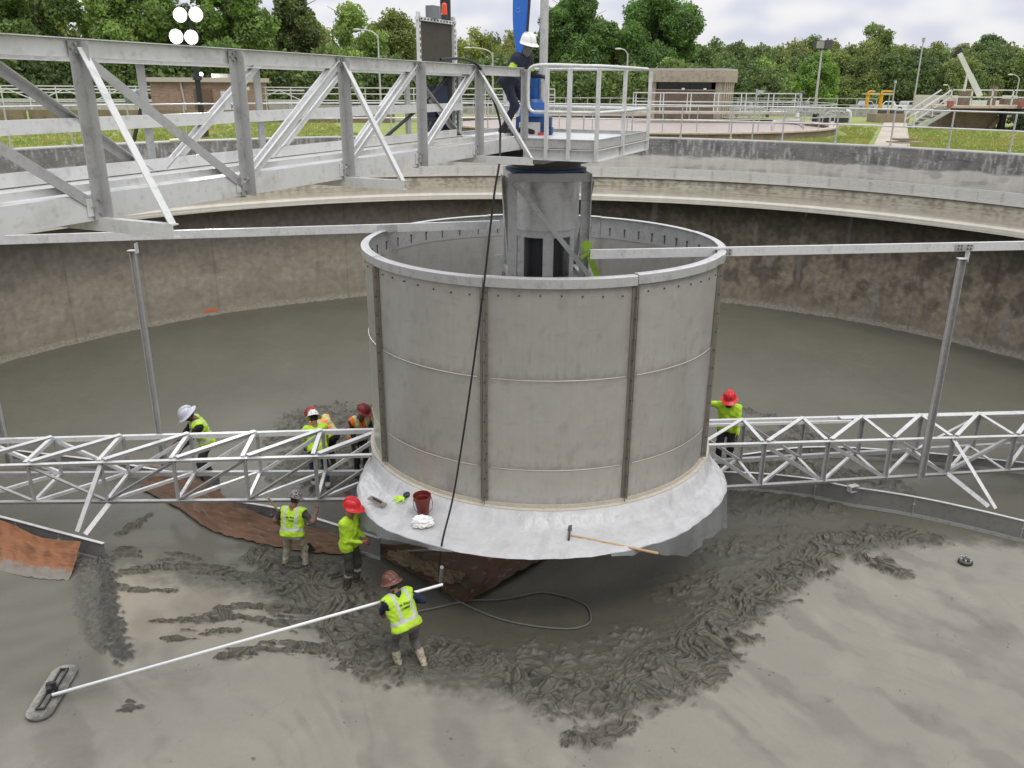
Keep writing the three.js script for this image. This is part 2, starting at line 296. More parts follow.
// ================================================================ the tank: wall, launder, weir plates, handrail
{
  const tank = thing('concrete_tank', 'huge round concrete clarifier tank wall with stained upper rim and launder ledge', 'tank wall');
  const A0 = 78 * RAD, A1 = 282 * RAD;      // the far part of the circle, from +x round through -z to -x
  const wallT = tex(2048, 512, (u, v, i, j) => {
    const a = (u - .5) * 2 * Math.PI, X = a * R_T, y = (v - 1) * 7;        // v=1 is the top
    const right = sst(-.2, .5, u < .5 ? 1 - 2 * u - .35 : -1 + 2 * (1 - u) + .35) ;
    const side = Math.sin(a);                                              // +1 right, -1 left
    const n = fbm(X * .5, y * .8, 5), m = fbm(X * 1.6 + 9, y * 1.6, 4), dr = fbm(X * 2.2, y * .18 + 5, 3), fine = N2(X * 9, y * 9);
    let k = 1 + .16 * n + .12 * m + .10 * dr + .05 * fine;
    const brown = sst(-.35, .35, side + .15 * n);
    const up = sst(-4.4, -2.1, y + .5 * n + .25 * dr) ; const kk = k * mix(1, mix(.58, .26, brown), up); const mot = fbm(X * 3.4 + 50, y * 3.0, 5), scr = sst(.45, .75, fbm(X * 5 + 12, y * 1.1 + 3, 3) + .3 * mot); let c = [mix(.30, .245, brown) * kk, mix(.268, .207, brown) * kk, mix(.212, .152, brown) * kk].map((q, t) => mix(q * (1 + mix(.25, .55, brown) * mot), [.26, .235, .19][t], scr * .30 * (1 - .6 * up)));  // darker below the launder: overhang shade painted in with the dark algae staining
    const blot = sst(.05, .45, fbm(X * .9 + 30, y * .7, 5) + .25 * brown - .12); c = c.map((q, t) => mix(q, [.055, .047, .036][t], blot * mix(.2, .6, brown)));
    const low = sst(-4.4, -5.7, y + .5 * n); c = c.map((q, t) => mix(q, [.235, .205, .155][t] * (1 + .3 * m), low * .6)); const foot = sst(-5.50, -5.66, y + .10 * m + .06 * N2(X * 6, y * 6)); c = c.map((q, t) => mix(q, [.36, .33, .27][t] * (1 + .3 * fine), foot * .7));
    const eff = sst(.42, .6, fbm(X * 3.1, y * 1.4 + 70, 3)) * sst(-2.8, -4.5, y); c = c.map((q, t) => mix(q, .34, eff * .4));
    const drip = sst(.55, .7, N2(X * 2.4 + 3, 1.5 + y * .05)) * sst(.1, .5, N2(X * .7, y * .6 + 4)) * brown; c = c.map(q => mix(q, .26, drip * .4));
    const jx = Math.abs(((X / 2.35) % 1 + 1) % 1 - .5) * 2.35; if (jx < .018) c = c.map(q => q * .80);
    const jy = Math.abs(y + 3.4 + .04 * N2(X * .4, 2)); if (jy < .014) c = c.map(q => q * .93);
    const sp = Math.hypot((X - (-2.67) * R_T) / .35, (y + 5.52 + .05 * N2(X * 3, 8)) / .06); return c;
  });
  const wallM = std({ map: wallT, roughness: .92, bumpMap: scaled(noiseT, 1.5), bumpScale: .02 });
  const cylUV = g => { const p = g.attributes.position, uv = new Float32Array(p.count * 2); for (let i = 0; i < p.count; i++) { uv[2 * i] = Math.atan2(p.getX(i), p.getZ(i)) / (2 * Math.PI) + .5; uv[2 * i + 1] = 1 + p.getY(i) / 7; }
    for (let i = 0; i < p.count; i += 3) { const m = Math.max(uv[2 * i], uv[2 * i + 2], uv[2 * i + 4]); for (let k = 0; k < 3; k++) if (m - uv[2 * (i + k)] > .5) uv[2 * (i + k)] += 1; } g.setAttribute('uv', new THREE.BufferAttribute(uv, 2)); return g; };
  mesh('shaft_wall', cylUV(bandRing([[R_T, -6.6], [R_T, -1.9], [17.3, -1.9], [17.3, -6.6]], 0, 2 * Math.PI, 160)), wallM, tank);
  // dark, lime-streaked upper wall above the launder
  const rimT = tex(2048, 256, (u, v) => {
    const X = (u - .5) * 2 * Math.PI * 17, y = (v - 1) * 1.95;
    const n = fbm(X * .8, y * 1.5, 4), str = fbm(X * 2.6, y * .5, 4), f = N2(X * 11, y * 11);
    const edge = -.60 + .05 * N2(X * .5, 3) + .02 * N2(X * 3, 5);
    const dark = sst(edge - .04, edge + .05, y);
    let c = [.52, .50, .45].map(q => q * (1 + .13 * n + .14 * str + .04 * f)); const wetb = sst(.1, .5, fbm(X * .5 + 5, y * 2, 3) + .3 * N2(X * 2.2, 4)); c = c.map(q => q * (1 - .25 * wetb));
    const dk = [.155, .149, .138].map(q => q * (1 + .4 * n + .35 * str + .2 * f)); c = c.map((q, t) => mix(q, dk[t], dark * .92));
    const lime = sst(.05, .60, fbm(X * 6.5 + 20, y * 1.5, 5) + .30 * N2(X * 9, 1 + y * .5) + .30 * N2(X * .5, 6) + .16 * f - .03) * dark; c = c.map((q, t) => mix(q, [.50, .49, .47][t], lime * .62));
    const line = sst(.035, .0, Math.abs(y - edge)) * sst(.0, .4, N2(X * .9, 9)); c = c.map(q => q * (1 - .35 * line));
    const top = sst(-.07, -.02, y); c = c.map((q, t) => mix(q, [.34, .33, .30][t], top * .7));
    return c;
  });
  const rimM = std({ map: rimT, roughness: .9, bumpMap: scaled(noiseT, 1.2), bumpScale: .01 });
  const rimUV = g => { cylUV(g); const uv = g.attributes.uv, p = g.attributes.position; for (let i = 0; i < p.count; i++) uv.setY(i, 1 + p.getY(i) / 1.95); return g; };
  mesh('rim_wall', rimUV(bandRing([[16.78, -1.897], [16.78, -.03], [16.81, 0], [17.29, 0], [17.32, -.03], [17.32, -1.897]], 0, 2 * Math.PI, 160)), rimM, tank);
  // launder: floor slab, inner wall, projecting lip
  const laT = tex(1024, 256, (u, v) => {
    const X = (u - .5) * 2 * Math.PI * 15.9, y = -1.2 - (1 - v) * 1.05, n = fbm(X * .7, y * 2, 4), m = fbm(X * 2.6, y * 3.4, 4), s = fbm(X * 3, y * .7, 3);
    let c = [.50, .455, .36].map(q => q * (1 + .16 * n + .12 * s));
    const q5 = fbm(X * 6.5 + 3, y * 5.5, 4), b = sst(-.25, .45, q5 + .35 * m + .5 * N2(X * 3.3, 7)) * sst(-1.98, -1.42, y + .1 * q5); c = c.map((q, t) => mix(q, [.21, .175, .12][t], b * .72));
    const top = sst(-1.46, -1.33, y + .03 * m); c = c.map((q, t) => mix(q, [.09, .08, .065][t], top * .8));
    const lip = sst(-1.86, -1.93, y); c = c.map((q, t) => mix(q, [.60, .57, .49][t] * (1 + .1 * s), lip * .85));
    return c;
  });
  const laM = std({ map: laT, roughness: .92, bumpMap: scaled(noiseT, .9), bumpScale: .012 });
  const laUV = g => { cylUV(g); const uv = g.attributes.uv, p = g.attributes.position; for (let i = 0; i < p.count; i++) uv.setY(i, 1 + (p.getY(i) + 1.2) / 1.05); return g; };
  mesh('launder_trough', laUV(bandRing([[15.84, -2.14], [15.84, -1.99], [15.95, -1.93], [15.95, -.99], [16.12, -.99], [16.12, -1.7], [16.775, -1.7], [16.775, -2.24], [16.05, -2.14]], 0, 2 * Math.PI, 160)), laM, tank);
  // weir plates, each its own sheet with its bolts
  const wpT = tex(512, 128, (u, v) => { const X = u * 4, y = v; const n = tile(u, v, 5, 4), s = tile(u, v * .3, 16, 3); const k = 1 + .08 * n + .10 * s; const low = sst(.5, .95, v + .3 * n); return [.60 * k + .05 * low, .585 * k + .045 * low, .53 * k + .03 * low]; });
  const NP = 44, da = (A1 - A0) / NP;
  for (let i = 0; i < NP; i++) {
    const a = A0 + i * da, rr = 15.90 + .006 * (i % 2), tone = .93 + .12 * rnd();
    const g = arcUV(bandRing([[rr, -1.33], [rr, -.97], [rr + .035, -.97], [rr + .035, -1.33]], a + .0002, a + da - .0002, 5), 15.9);
    const uv = g.attributes.uv; for (let k = 0; k < uv.count; k++) { uv.setX(k, uv.getX(k) / 4); uv.setY(k, -(uv.getY(k) + .97) / .36); }
    const pl = mesh('weir_plate', g, WPM(tone), tank);
    const bolts = []; for (const f of [.03, .53, .97]) for (const h of [-1.06, -1.14, -1.22]) { const b = a + f * da; const q = cyl(.011, .011, .012, 0, 0, 0, 6); q.rotateX(Math.PI / 2); q.translate(0, h, rr - .008); q.rotateY(b); bolts.push(q); }
    tag(part(pl, 'weir_bolts', bolts, M.galvMid ??= std({ color: rgb(.26, .25, .23), roughness: .6 })), null, null, null, 'stuff');
  }
  function WPM(t) { const k = Math.round(t * 30) / 30; return (WPM[k] ??= std({ map: wpT, color: rgb(k, k, k * .99), roughness: .6, metalness: .15 })); }
  // a blotch of orange marking paint on the left wall
  const paint = bandRing([[16.731, -5.60], [16.731, -5.50], [16.736, -5.50], [16.736, -5.60]], 219.4 * RAD, 221.1 * RAD, 6);
  part(tank, 'paint_mark', paint, std({ color: rgb(.55, .16, .05), roughness: .8 }));

  // handrail on the rim
  const rail = thing('tank_handrail', 'pale metal two-bar handrail on posts along the far tank rim', 'railing');
  const rr = 17.08;
  for (let k = 0; k < 32; k++) {
    const a = (180 - (-85 + 5.86 * k + 3.95 - .2)) * RAD, x = rr * Math.sin(a), z = rr * Math.cos(a);
    part(rail, 'post', [cyl(.026, .026, 1.1, x, .55, z, 10), cyl(.075, .075, .014, x, .009, z, 10), cyl(.045, .04, .06, x, .045, z, 10)], M.galv);
  }
  for (const h of [.6, 1.1]) { const pts = []; for (let k = 0; k <= 60; k++) { const a = (275 - 3.1 * k - .6) * RAD; pts.push(V(rr * Math.sin(a), h, rr * Math.cos(a))); } mesh('rail_bar', metreUV(prep(tube(pts, .024, 180, 8))), M.alu, rail); }
}
// ================================================================ feedwell drum
const FX = -.035, RF = 3.125;
const seamA = [-17.6, 24.2, 66, 110, 155, 200, 255, 300].map(a => a * RAD);
{
  const fw = thing('feedwell', 'large round stainless steel feedwell drum with bolted seams in the tank centre', 'steel drum', [FX, 0, 0]);
  const panelT = [1, 2, 3].map(s => tex(512, 256, (u, v) => {
    const n = fbm(u * 5 + s * 9, v * 3, 5), m = fbm(u * 14 + s * 5, v * 9, 4), dr = fbm(u * 22 + s * 3, v * 1.6, 3), br = fbm(u * 3 + s, v * 7 + 20, 3);
    const e = Math.min(u, 1 - u) * 2.35, side = sst(.16 + .10 * m, .0, e) ;
    const steelStreak = N2(u * 26 + s * 7, v * .5) * .5 + N2(u * 60 + s, v * .8) * .5; let k = 1 + .06 * n + .025 * m + .02 * br + .035 * steelStreak;  // faint upright streaks in the steel tone
    let c = [.53 * k, .515 * k, .472 * k];
    const st = Math.max(side * .75, .40 * sst(.30, .75, fbm(u * 9 + s, v * 1.3, 3) + .5 * n) * sst(.95, .2, v), .40 * sst(.18, .7, fbm(u * 4 + s * 4, v * 1.6 + 3, 4))); c = c.map((q, t) => mix(q, [.22, .20, .165][t], st * .55));
    const smear = sst(.30, .62, fbm(u * 3 + 40 + s, v * 6, 4)); c = c.map((q, t) => mix(q, [.43, .42, .395][t], smear * .4));
    const bot = sst(.10, .0, v + .05 * m), top = sst(.93, 1, v + .04 * m); c = c.map((q, t) => mix(q, [.24, .22, .18][t], .35 * bot + .35 * top));
    return c;
  }, true, false));
  const pm = []; for (let s = 0; s < 3; s++) for (const k of [.95, 1, 1.06]) pm.push(std({ map: panelT[s], color: rgb(k, k, k), metalness: .5, roughness: .42, roughnessMap: roughT }));
  const rows = [[-2.375, -.97], [-3.846, -2.365], [-4.45, -3.836]];
  seamA.forEach((a, i) => {
    const b = i < 7 ? seamA[i + 1] : seamA[0] + 2 * Math.PI;
    rows.forEach(([y0, y1], j) => {
      const R = RF + .006 * (j % 2), g = bandRing([[R - .012, y0], [R, y0], [R, y1], [R - .012, y1]], a, b, 26), uv = new Float32Array(g.attributes.position.count * 2), p = g.attributes.position;
      for (let k = 0; k < p.count; k++) { let q = Math.atan2(p.getX(k), p.getZ(k)); while (q < a - 1e-4) q += 2 * Math.PI; while (q > b + 1e-4) q -= 2 * Math.PI; uv[2 * k] = (q - a) / (b - a); uv[2 * k + 1] = j === 2 ? .4 * (p.getY(k) - y0) / (y1 - y0) : (p.getY(k) - y0) / (y1 - y0); }
      g.setAttribute('uv', new THREE.BufferAttribute(uv, 2));
      mesh('wall_panel', g, pm[(i * 5 + j * 4) % 9], fw);
      if (j < 2) part(fw, 'weld_seam', bandRing([[RF + .004, y0 - .004], [RF + .010, y0], [RF + .010, y0 + .008], [RF + .004, y0 + .012]], a + .035, b - .035, 26), M.weld);
    });
    // bolted pair of angles down each seam
    const sm = new THREE.Group(); sm.name = 'seam_angle'; fw.add(sm);
    const P = (r, t, y) => V(r * Math.sin(a) + t * Math.cos(a), y, r * Math.cos(a) - t * Math.sin(a));
    const up = V(Math.sin(a), 0, Math.cos(a));
    part(sm, 'angle_iron', [bar(P(RF + .045, -.010, -4.42), P(RF + .045, -.010, -.98), .010, .07, up), bar(P(RF + .045, .010, -4.42), P(RF + .045, .010, -.98), .010, .07, up), bar(P(RF + .012, .036, -4.42), P(RF + .012, .036, -.98), .044, .010, up), bar(P(RF + .012, -.036, -4.42), P(RF + .012, -.036, -.98), .044, .010, up)], M.seam ??= std({ color: rgb(.26, .24, .20), metalness: .35, roughness: .55, map: scaled(grimeT, .5, 2.2) }));
    const bl = []; for (let k = 0; k < 11; k++) bl.push(bar(P(RF + .055, -.03, -1.15 - k * .32), P(RF + .055, .03, -1.15 - k * .32), .02, .02, up), bar(P(RF + .014, .042, -1.05 - k * .32), P(RF + .026, .042, -1.05 - k * .32), .016, .016, V(0, 1, 0)));
    tag(part(sm, 'seam_bolt', bl, M.bolt), null, null, null, 'stuff');
    // rim flange, rolled angle, one length per panel
    const lift = [.012, .03, .006, .0, .01, .0, .006, 0][i];
    part(fw, 'rim_flange', [bandRing([[RF + .004, -.965 + lift], [RF + .055, -.97 + lift], [RF + .062, -.835 + lift], [RF + .02, -.82 + lift], [RF - .075, -.826 + lift], [RF - .075, -.836 + lift], [RF + .006, -.84 + lift]], a + .002, b - .002, 26)], M.rimFl ??= std({ color: rgb(.56, .555, .54), metalness: .3, roughness: .45, map: scaled(grimeT, 1.4), roughnessMap: scaled(roughT, .9) }));
    part(fw, 'inner_band', bandRing([[RF - .022, -1.26], [RF - .013, -1.26], [RF - .013, -.84], [RF - .022, -.84]], a + .002, b - .002, 26), M.galv);
    part(fw, 'base_ring', bandRing([[RF - .02, -4.52], [RF + .075, -4.52], [RF + .075, -4.497], [RF + .02, -4.49], [RF + .014, -4.43], [RF - .02, -4.43]], a + .002, b - .002, 26), M.baseRing ??= std({ color: rgb(.50, .46, .385), roughness: .7, map: scaled(grimeT, .7) }));
    const rb = [];
    for (let k = 0; k < 7; k++) { const c = mix(a + .07, b - .07, k / 6), yy = -1.09 + .02 * Math.sin(k * 7 + i); const o = V(Math.sin(c), 0, Math.cos(c)); rb.push(rod(V(0, yy, 0).addScaledVector(o, RF - .01), V(0, yy, 0).addScaledVector(o, RF + .016), .014, .014, 6)); if (i > 1 && i < 7) rb.push(rod(V(0, -1.05, 0).addScaledVector(o, RF - .045), V(0, -1.05, 0).addScaledVector(o, RF - .02), .018, .018, 6), bar(V(0, -1.20, 0).addScaledVector(o, RF - .03), V(0, -1.06, 0).addScaledVector(o, RF - .03), .012, .012, o)); }
    tag(part(fw, 'rim_bolt', rb, M.bolt), null, null, null, 'stuff');
  });
  part(fw, 'skirt_wall', bandRing([[2.55, -5.62], [2.57, -5.62], [3.02, -4.56], [3.0, -4.56]], 0, 2 * Math.PI, 64), M.galvDark ??= std({ color: rgb(.13, .13, .125), metalness: .3, roughness: .6, map: scaled(grimeT, 1) }));
}

// plastic sheeting draped over the baffle plate
const edgeR = t => lut([[-180, 3.2], [-90, 3.19], [-82, 3.21], [-70, 3.43], [-60, 3.70], [-51, 3.89], [-45, 4.0], [-39, 4.08], [-27, 4.07], [-11, 4.09], [3, 4.04], [18, 4.0], [34, 3.92], [44, 3.81], [52, 3.76], [63, 3.67], [72, 3.5], [80, 3.31], [88, 3.2], [180, 3.2]], t / RAD);
const sheetY = f => -4.50 - .17 * sst(0, .35, f) - .15 * f;
{
  const sh = thing('plastic_sheet', 'translucent white plastic sheeting draped over the round plate below the steel drum', 'plastic sheet', [FX, 0, 0]);
  const n = 220, m = 16, pos = [], idx = [];
  for (let i = 0; i <= n; i++) for (let j = 0; j <= m; j++) {
    const t = -Math.PI + 2 * Math.PI * i / n, f = j / m, e = edgeR(t) + .012 * N2(t * 9, 3), r = mix(RF + .05, e, f);
    const y = sheetY(f) + (.006 * N2(t * 14, f * 3) + .022 * Math.pow(1 - Math.abs(N2(t * 5 + 1.5 * f, f * 1.6 + 4)), 7) + .014 * Math.pow(1 - Math.abs(N2(t * 9 - 2.2 * f, f * 2.6 + 9)), 9) + .002 * N2(t * 30, f * 6)) * sst(0, .2, f) - .03 * sst(.93, 1, f);
    pos.push(r * Math.sin(t), y, r * Math.cos(t));
  }
  for (let i = 0; i < n; i++) for (let j = 0; j < m; j++) { const a = i * (m + 1) + j, b = a + m + 1; idx.push(a, a + 1, b, b, a + 1, b + 1); }
  const g = new THREE.BufferGeometry(); g.setAttribute('position', new THREE.Float32BufferAttribute(pos, 3)); g.setIndex(idx); g.computeVertexNormals();
  { // stiff round plate underneath
    const q = [], top = (t, f, dy) => { const r = mix(RF - .2, edgeR(t) - .045, f); return [r * Math.sin(t), sheetY(f) - .03 - dy, r * Math.cos(t)]; };
    for (let i = 0; i < 120; i++) { const t0 = -Math.PI + 2 * Math.PI * i / 120, t1 = -Math.PI + 2 * Math.PI * (i + 1) / 120; for (const [f0, f1, d0, d1] of [[0, .35, 0, 0], [.35, 1, 0, 0], [1, 1, 0, .03], [1, 0, .03, .03]]) { const A = top(t0, f0, d0), Bq = top(t0, f1, d1), Cq = top(t1, f1, d1), D = top(t1, f0, d0); q.push(...A, ...Bq, ...Cq, ...A, ...Cq, ...D); } }
    const pg = new THREE.BufferGeometry(); pg.setAttribute('position', new THREE.Float32BufferAttribute(q, 3)); pg.computeVertexNormals(); part(sh, 'backing_plate', pg, M.aluDull);
  }
  const smudge = tex(512, 512, (u, v) => { const a = tile(u, v, 4, 5), b = tile(u, v, 12, 4); const st = Math.pow(1 - Math.abs(tile(u, v, 6, 3)), 8), k = 1 - .12 * sst(-.2, .5, a) - .04 * sst(.05, .5, b) + .06 * st; return [.48 * k, .479 * k, .474 * k]; });
  mesh('sheet_top', metreUV(prep(g)), std({ map: scaled(smudge, 2.4), roughness: .36, bumpMap: scaled(noiseT, 2.2), bumpScale: .02 }), sh);
  const clear = new THREE.MeshPhysicalMaterial({ color: rgb(.72, .74, .76), roughness: .14, transmission: .82, thickness: 0, ior: 1.3 });
  const flap = (name, t0, t1, drops, wave) => {
    const N = 40, K = 10, ps = [], ix = [];
    for (let i = 0; i <= N; i++) for (let j = 0; j <= K; j++) {
      const t = mix(t0, t1, i / N) * RAD, f = j / K, d = lut(drops, i / N) * f, e = edgeR(t) + .02 * N2(t * 9, 3) + .004;
      const r = e + .03 * f + wave * Math.sin(i * .9 + 3 * N2(i * .15, 2)) * f, y = -4.83 - d; ps.push(r * Math.sin(t), y, r * Math.cos(t));
    }
    for (let i = 0; i < N; i++) for (let j = 0; j < K; j++) { const a = i * (K + 1) + j, b = a + K + 1; ix.push(a, a + 1, b, b, a + 1, b + 1); }
    const q = new THREE.BufferGeometry(); q.setAttribute('position', new THREE.Float32BufferAttribute(ps, 3)); q.setIndex(ix); q.computeVertexNormals(); mesh(name, metreUV(prep(q)), clear, sh);
  };
  flap('hanging_flap', 14, 78, [[0, .02], [.15, .10], [.28, .36], [.36, .54], [.44, .42], [.6, .46], [.74, .74], [.86, .6], [1, .05]], .045);
  flap('hanging_flap', -86, -20, [[0, .05], [.10, .75], [.36, .80], [.48, .34], [.7, .16], [1, .03]], .03);
}

// ================================================================ centre column and its square cage
{
  const col = thing('centre_column', 'dark steel column with rectangular ports standing inside the drum under the platform', 'column');
  const shp = new THREE.Shape();
  // drum wall with six ports: build the wall between ports
  const steel = std({ color: rgb(.62, .62, .61), metalness: .4, roughness: .42, map: scaled(grimeT, .9), roughnessMap: scaled(roughT, .6) });
  const W = [[.515, 0], [.53, 0]];
  const seg = (y0, y1, a0, a1, n = 10) => bandRing([[.515, y0], [.53, y0], [.53, y1], [.515, y1]], a0 * RAD, a1 * RAD, n);
  const list = [seg(-.70, .40, 0, 360, 40), seg(-6.4, -1.5, 0, 360, 40)];
  for (let k = 0; k < 6; k++) list.push(seg(-1.5, -.70, k * 60 - 5, k * 60 + 15, 6));
  part(col, 'drum', list, steel);
  part(col, 'drum_band', bandRing([[.53, -.60], [.545, -.60], [.545, -.57], [.53, -.57]], 0, 2 * Math.PI, 40), M.galv);
  part(col, 'inner_pipe', cyl(.36, .36, 5, 0, -2.6, 0, 24), M.dark);
  part(col, 'drive_housing', [cyl(.66, .66, .10, 0, .36, 0, 36), cyl(.60, .60, .16, 0, .48, 0, 36), cyl(.74, .74, .12, 0, .60, 0, 36)], M.housing ??= std({ color: rgb(.09, .09, .088), roughness: .6 }));
  part(col, 'bearing_ring', bandRing([[.60, .40], [.70, .40], [.70, .445], [.60, .445]], 0, 2 * Math.PI, 36), M.blueDark);

  const cage = thing('drive_cage', 'square grey steel drive cage with diagonal braces round the dark centre column', 'steel frame');
  const C = [-38, 52, 142, 232].map(a => V(.93 * Math.sin(a * RAD), 0, .93 * Math.cos(a * RAD)));
  const Y = (p, y) => V(p.x, y, p.z);
  const cm = std({ color: rgb(.50, .50, .49), metalness: .4, roughness: .5, map: scaled(grimeT, .8) });
  for (let k = 0; k < 4; k++) {
    const p = C[k], q = C[(k + 1) % 4], o = p.clone().add(q).normalize();
    part(cage, 'leg', angle(Y(p, -6.1), Y(p, .40), .15, .014, q.clone().sub(p), -1), cm);
    part(cage, 'top_beam', channel(Y(p, .33), Y(q, .33), .14, .08, .012, V(0, 1, 0)), cm);
    for (const y of [-1.42, -3.0, -4.5]) part(cage, 'girt', channel(Y(p, y), Y(q, y), .12, .07, .012, V(0, 1, 0)), cm);
    for (const [a, b] of [[.24, -1.34], [-1.5, -2.95], [-3.05, -4.45]]) part(cage, 'diagonal', angle(Y(p, a).addScaledVector(o, .02), Y(q, b).addScaledVector(o, .02), .085, .012, o), cm);
    part(cage, 'gusset', bar(Y(q, -1.42).addScaledVector(o, .03), Y(q, -1.2).addScaledVector(o, .03), .2, .01, o, k % 2 ? .06 : -.06), M.alu);
  }
}
// green painted jig standing by the cage
{
  const g = thing('green_jig', 'bright green painted steel bracket inside the drum beside the cage', 'bracket');
  const gm = std({ color: rgb(.25, .42, .035), roughness: .5, map: scaled(grimeT, .4) });
  part(g, 'plate', bar(V(.60, -.80, .92), V(.73, -.70, .9), .02, .16, V(0, 1, 0)), gm);
  part(g, 'leg', channel(V(.70, -.86, .9), V(.93, -1.4, .9), .10, .06, .012, V(1, .3, 0)), gm);
  part(g, 'arm', bar(V(.58, -.95, .92), V(.72, -.86, .9), .05, .05), gm);
}

// ================================================================ access bridge
const BU = V(Math.sin(23.6 * RAD), 0, -Math.cos(23.6 * RAD)), BV = V(Math.cos(23.6 * RAD), 0, Math.sin(23.6 * RAD));
const B = (s, v, y) => V(0, y, 0).addScaledVector(BU, s).addScaledVector(BV, v);
{
  const br = thing('access_bridge', 'silver metal truss footbridge reaching from the left to the centre platform', 'footbridge');
  const node = k => -2.25 - 1.482 * k, top = s => 2.0 + (-s - 2.25) * .0075, K = 8, UP = V(0, 1, 0);
  for (const sd of [1, -1]) {
    const b = .48 * sd, s0 = node(0), s1 = node(K);
    part(br, 'top_chord', [...channel(B(s1, b, top(s1) - .055), B(s0 + .03, b, top(s0) - .055), .11, .075, .008, UP, sd > 0 ? 1 : -1), bar(B(s1, b, top(s1) + .004), B(s0, b, top(s0) + .004), .10, .006, UP)], M.alu);
    part(br, 'bottom_chord', channel(B(s1, b, .985), B(s0 + .05, b, .985), .175, .07, .009, UP, sd > 0 ? 1 : -1), M.alu);
    part(br, 'toe_plate', bar(B(s1, b - sd * .05, 1.115), B(s0 - (sd > 0 ? 0 : .25), b - sd * .05, 1.115), .008, sd > 0 ? .05 : .10, UP), M.alu);
    for (let k = 0; k <= K; k++) {
      const s = node(k);
      part(br, 'vertical', angle(B(s, b + sd * .02, .9), B(s, b + sd * .02, top(s) - .01), .085, .009, BU, sd), M.aluDull);
      { const q = []; for (const [dy, ds] of [[.0, -.05], [.0, .05], [.05, 0], [-.05, 0]]) { q.push(rod(B(s + ds, b + sd * .03, .99 + dy), B(s + ds, b + sd * .045, .99 + dy), .012, .012, 6), rod(B(s + ds * .6, b + sd * .03, top(s) - .055 + dy * .5), B(s + ds * .6, b + sd * .045, top(s) - .055 + dy * .5), .010, .010, 6)); } tag(part(br, 'node_bolts', q, M.galvMid ??= std({ color: rgb(.26, .25, .23), roughness: .6 })), null, null, null, 'stuff'); }
      if (k % 1 === 0 && k > 0) part(br, 'gusset', bar(B(s - .09, b + sd * .012, .99), B(s + .09, b + sd * .012, .99), .008, .12, UP), M.alu);
      if (k < K) {                                   // diagonals meet overhead at odd panel points 1, 3, 6, 7
        const e = node(k + 1), up = [1, 1, 1, 0, 0, 0, 0, 0][k];
        // k counts from the platform: 0: falls to the platform; 1, 2 rise to it; the outer ones fall to it
        const pat = ['fall', 'rise', 'rise', 'rise', 'fall', 'fall', 'fall', 'fall'][k];
        const A = pat === 'fall' ? B(e, b, top(e) - .06) : B(e, b, .98), Z = pat === 'fall' ? B(s, b, .98) : B(s, b, top(s) - .06);
        part(br, 'diagonal', [...angle(A.clone().addScaledVector(BV, sd * .012), Z.clone().addScaledVector(BV, sd * .012), .07, .008, UP, sd), ...(pat === 'rise' ? angle(A.clone().addScaledVector(BV, -sd * .03), Z.clone().addScaledVector(BV, -sd * .03), .07, .008, UP, -sd) : [])], k === 0 || pat === 'fall' ? M.aluDull : M.alu);
      }
    }
  }
  for (const k of [1, 3, 5, 7]) {                    // outriggers with raking struts
    const s = node(k), sd = 1;
    part(br, 'outrigger', channel(B(s - .02, -.5, .87), B(s - .02, 1.17 + (k === 1 ? .12 : 0), .87), .09, .06, .008, UP), M.alu);
    part(br, 'raking_strut', angle(B(s + .03, .53, top(s) - .05), B(s + .0, 1.15 + (k === 1 ? .12 : 0), .915), .06, .008, BU), M.alu);
  }
  // deck of plank-like extrusions laid across
  const pl = []; for (let s = node(K); s < -2.3; s += .3) part(br, 'deck_plank', bar(B(s, 0, 1.04), B(s + .294, 0, 1.04), .86, .03, UP), s > -4.6 ? (M.deckTan ??= std({ color: rgb(.46, .43, .37), roughness: .8, map: scaled(grimeT, 1) })) : M.alu);
  part(br, 'guard_rail', channel(B(node(K), -.455, 1.475), B(node(0), -.455, 1.475), .105, .05, .008, UP, 1), M.alu);
  for (let k = 0; k < K; k++) part(br, 'cross_beam', channel(B(node(k), -.46, .93), B(node(k), .46, .93), .1, .05, .008, UP), M.aluDull);
}

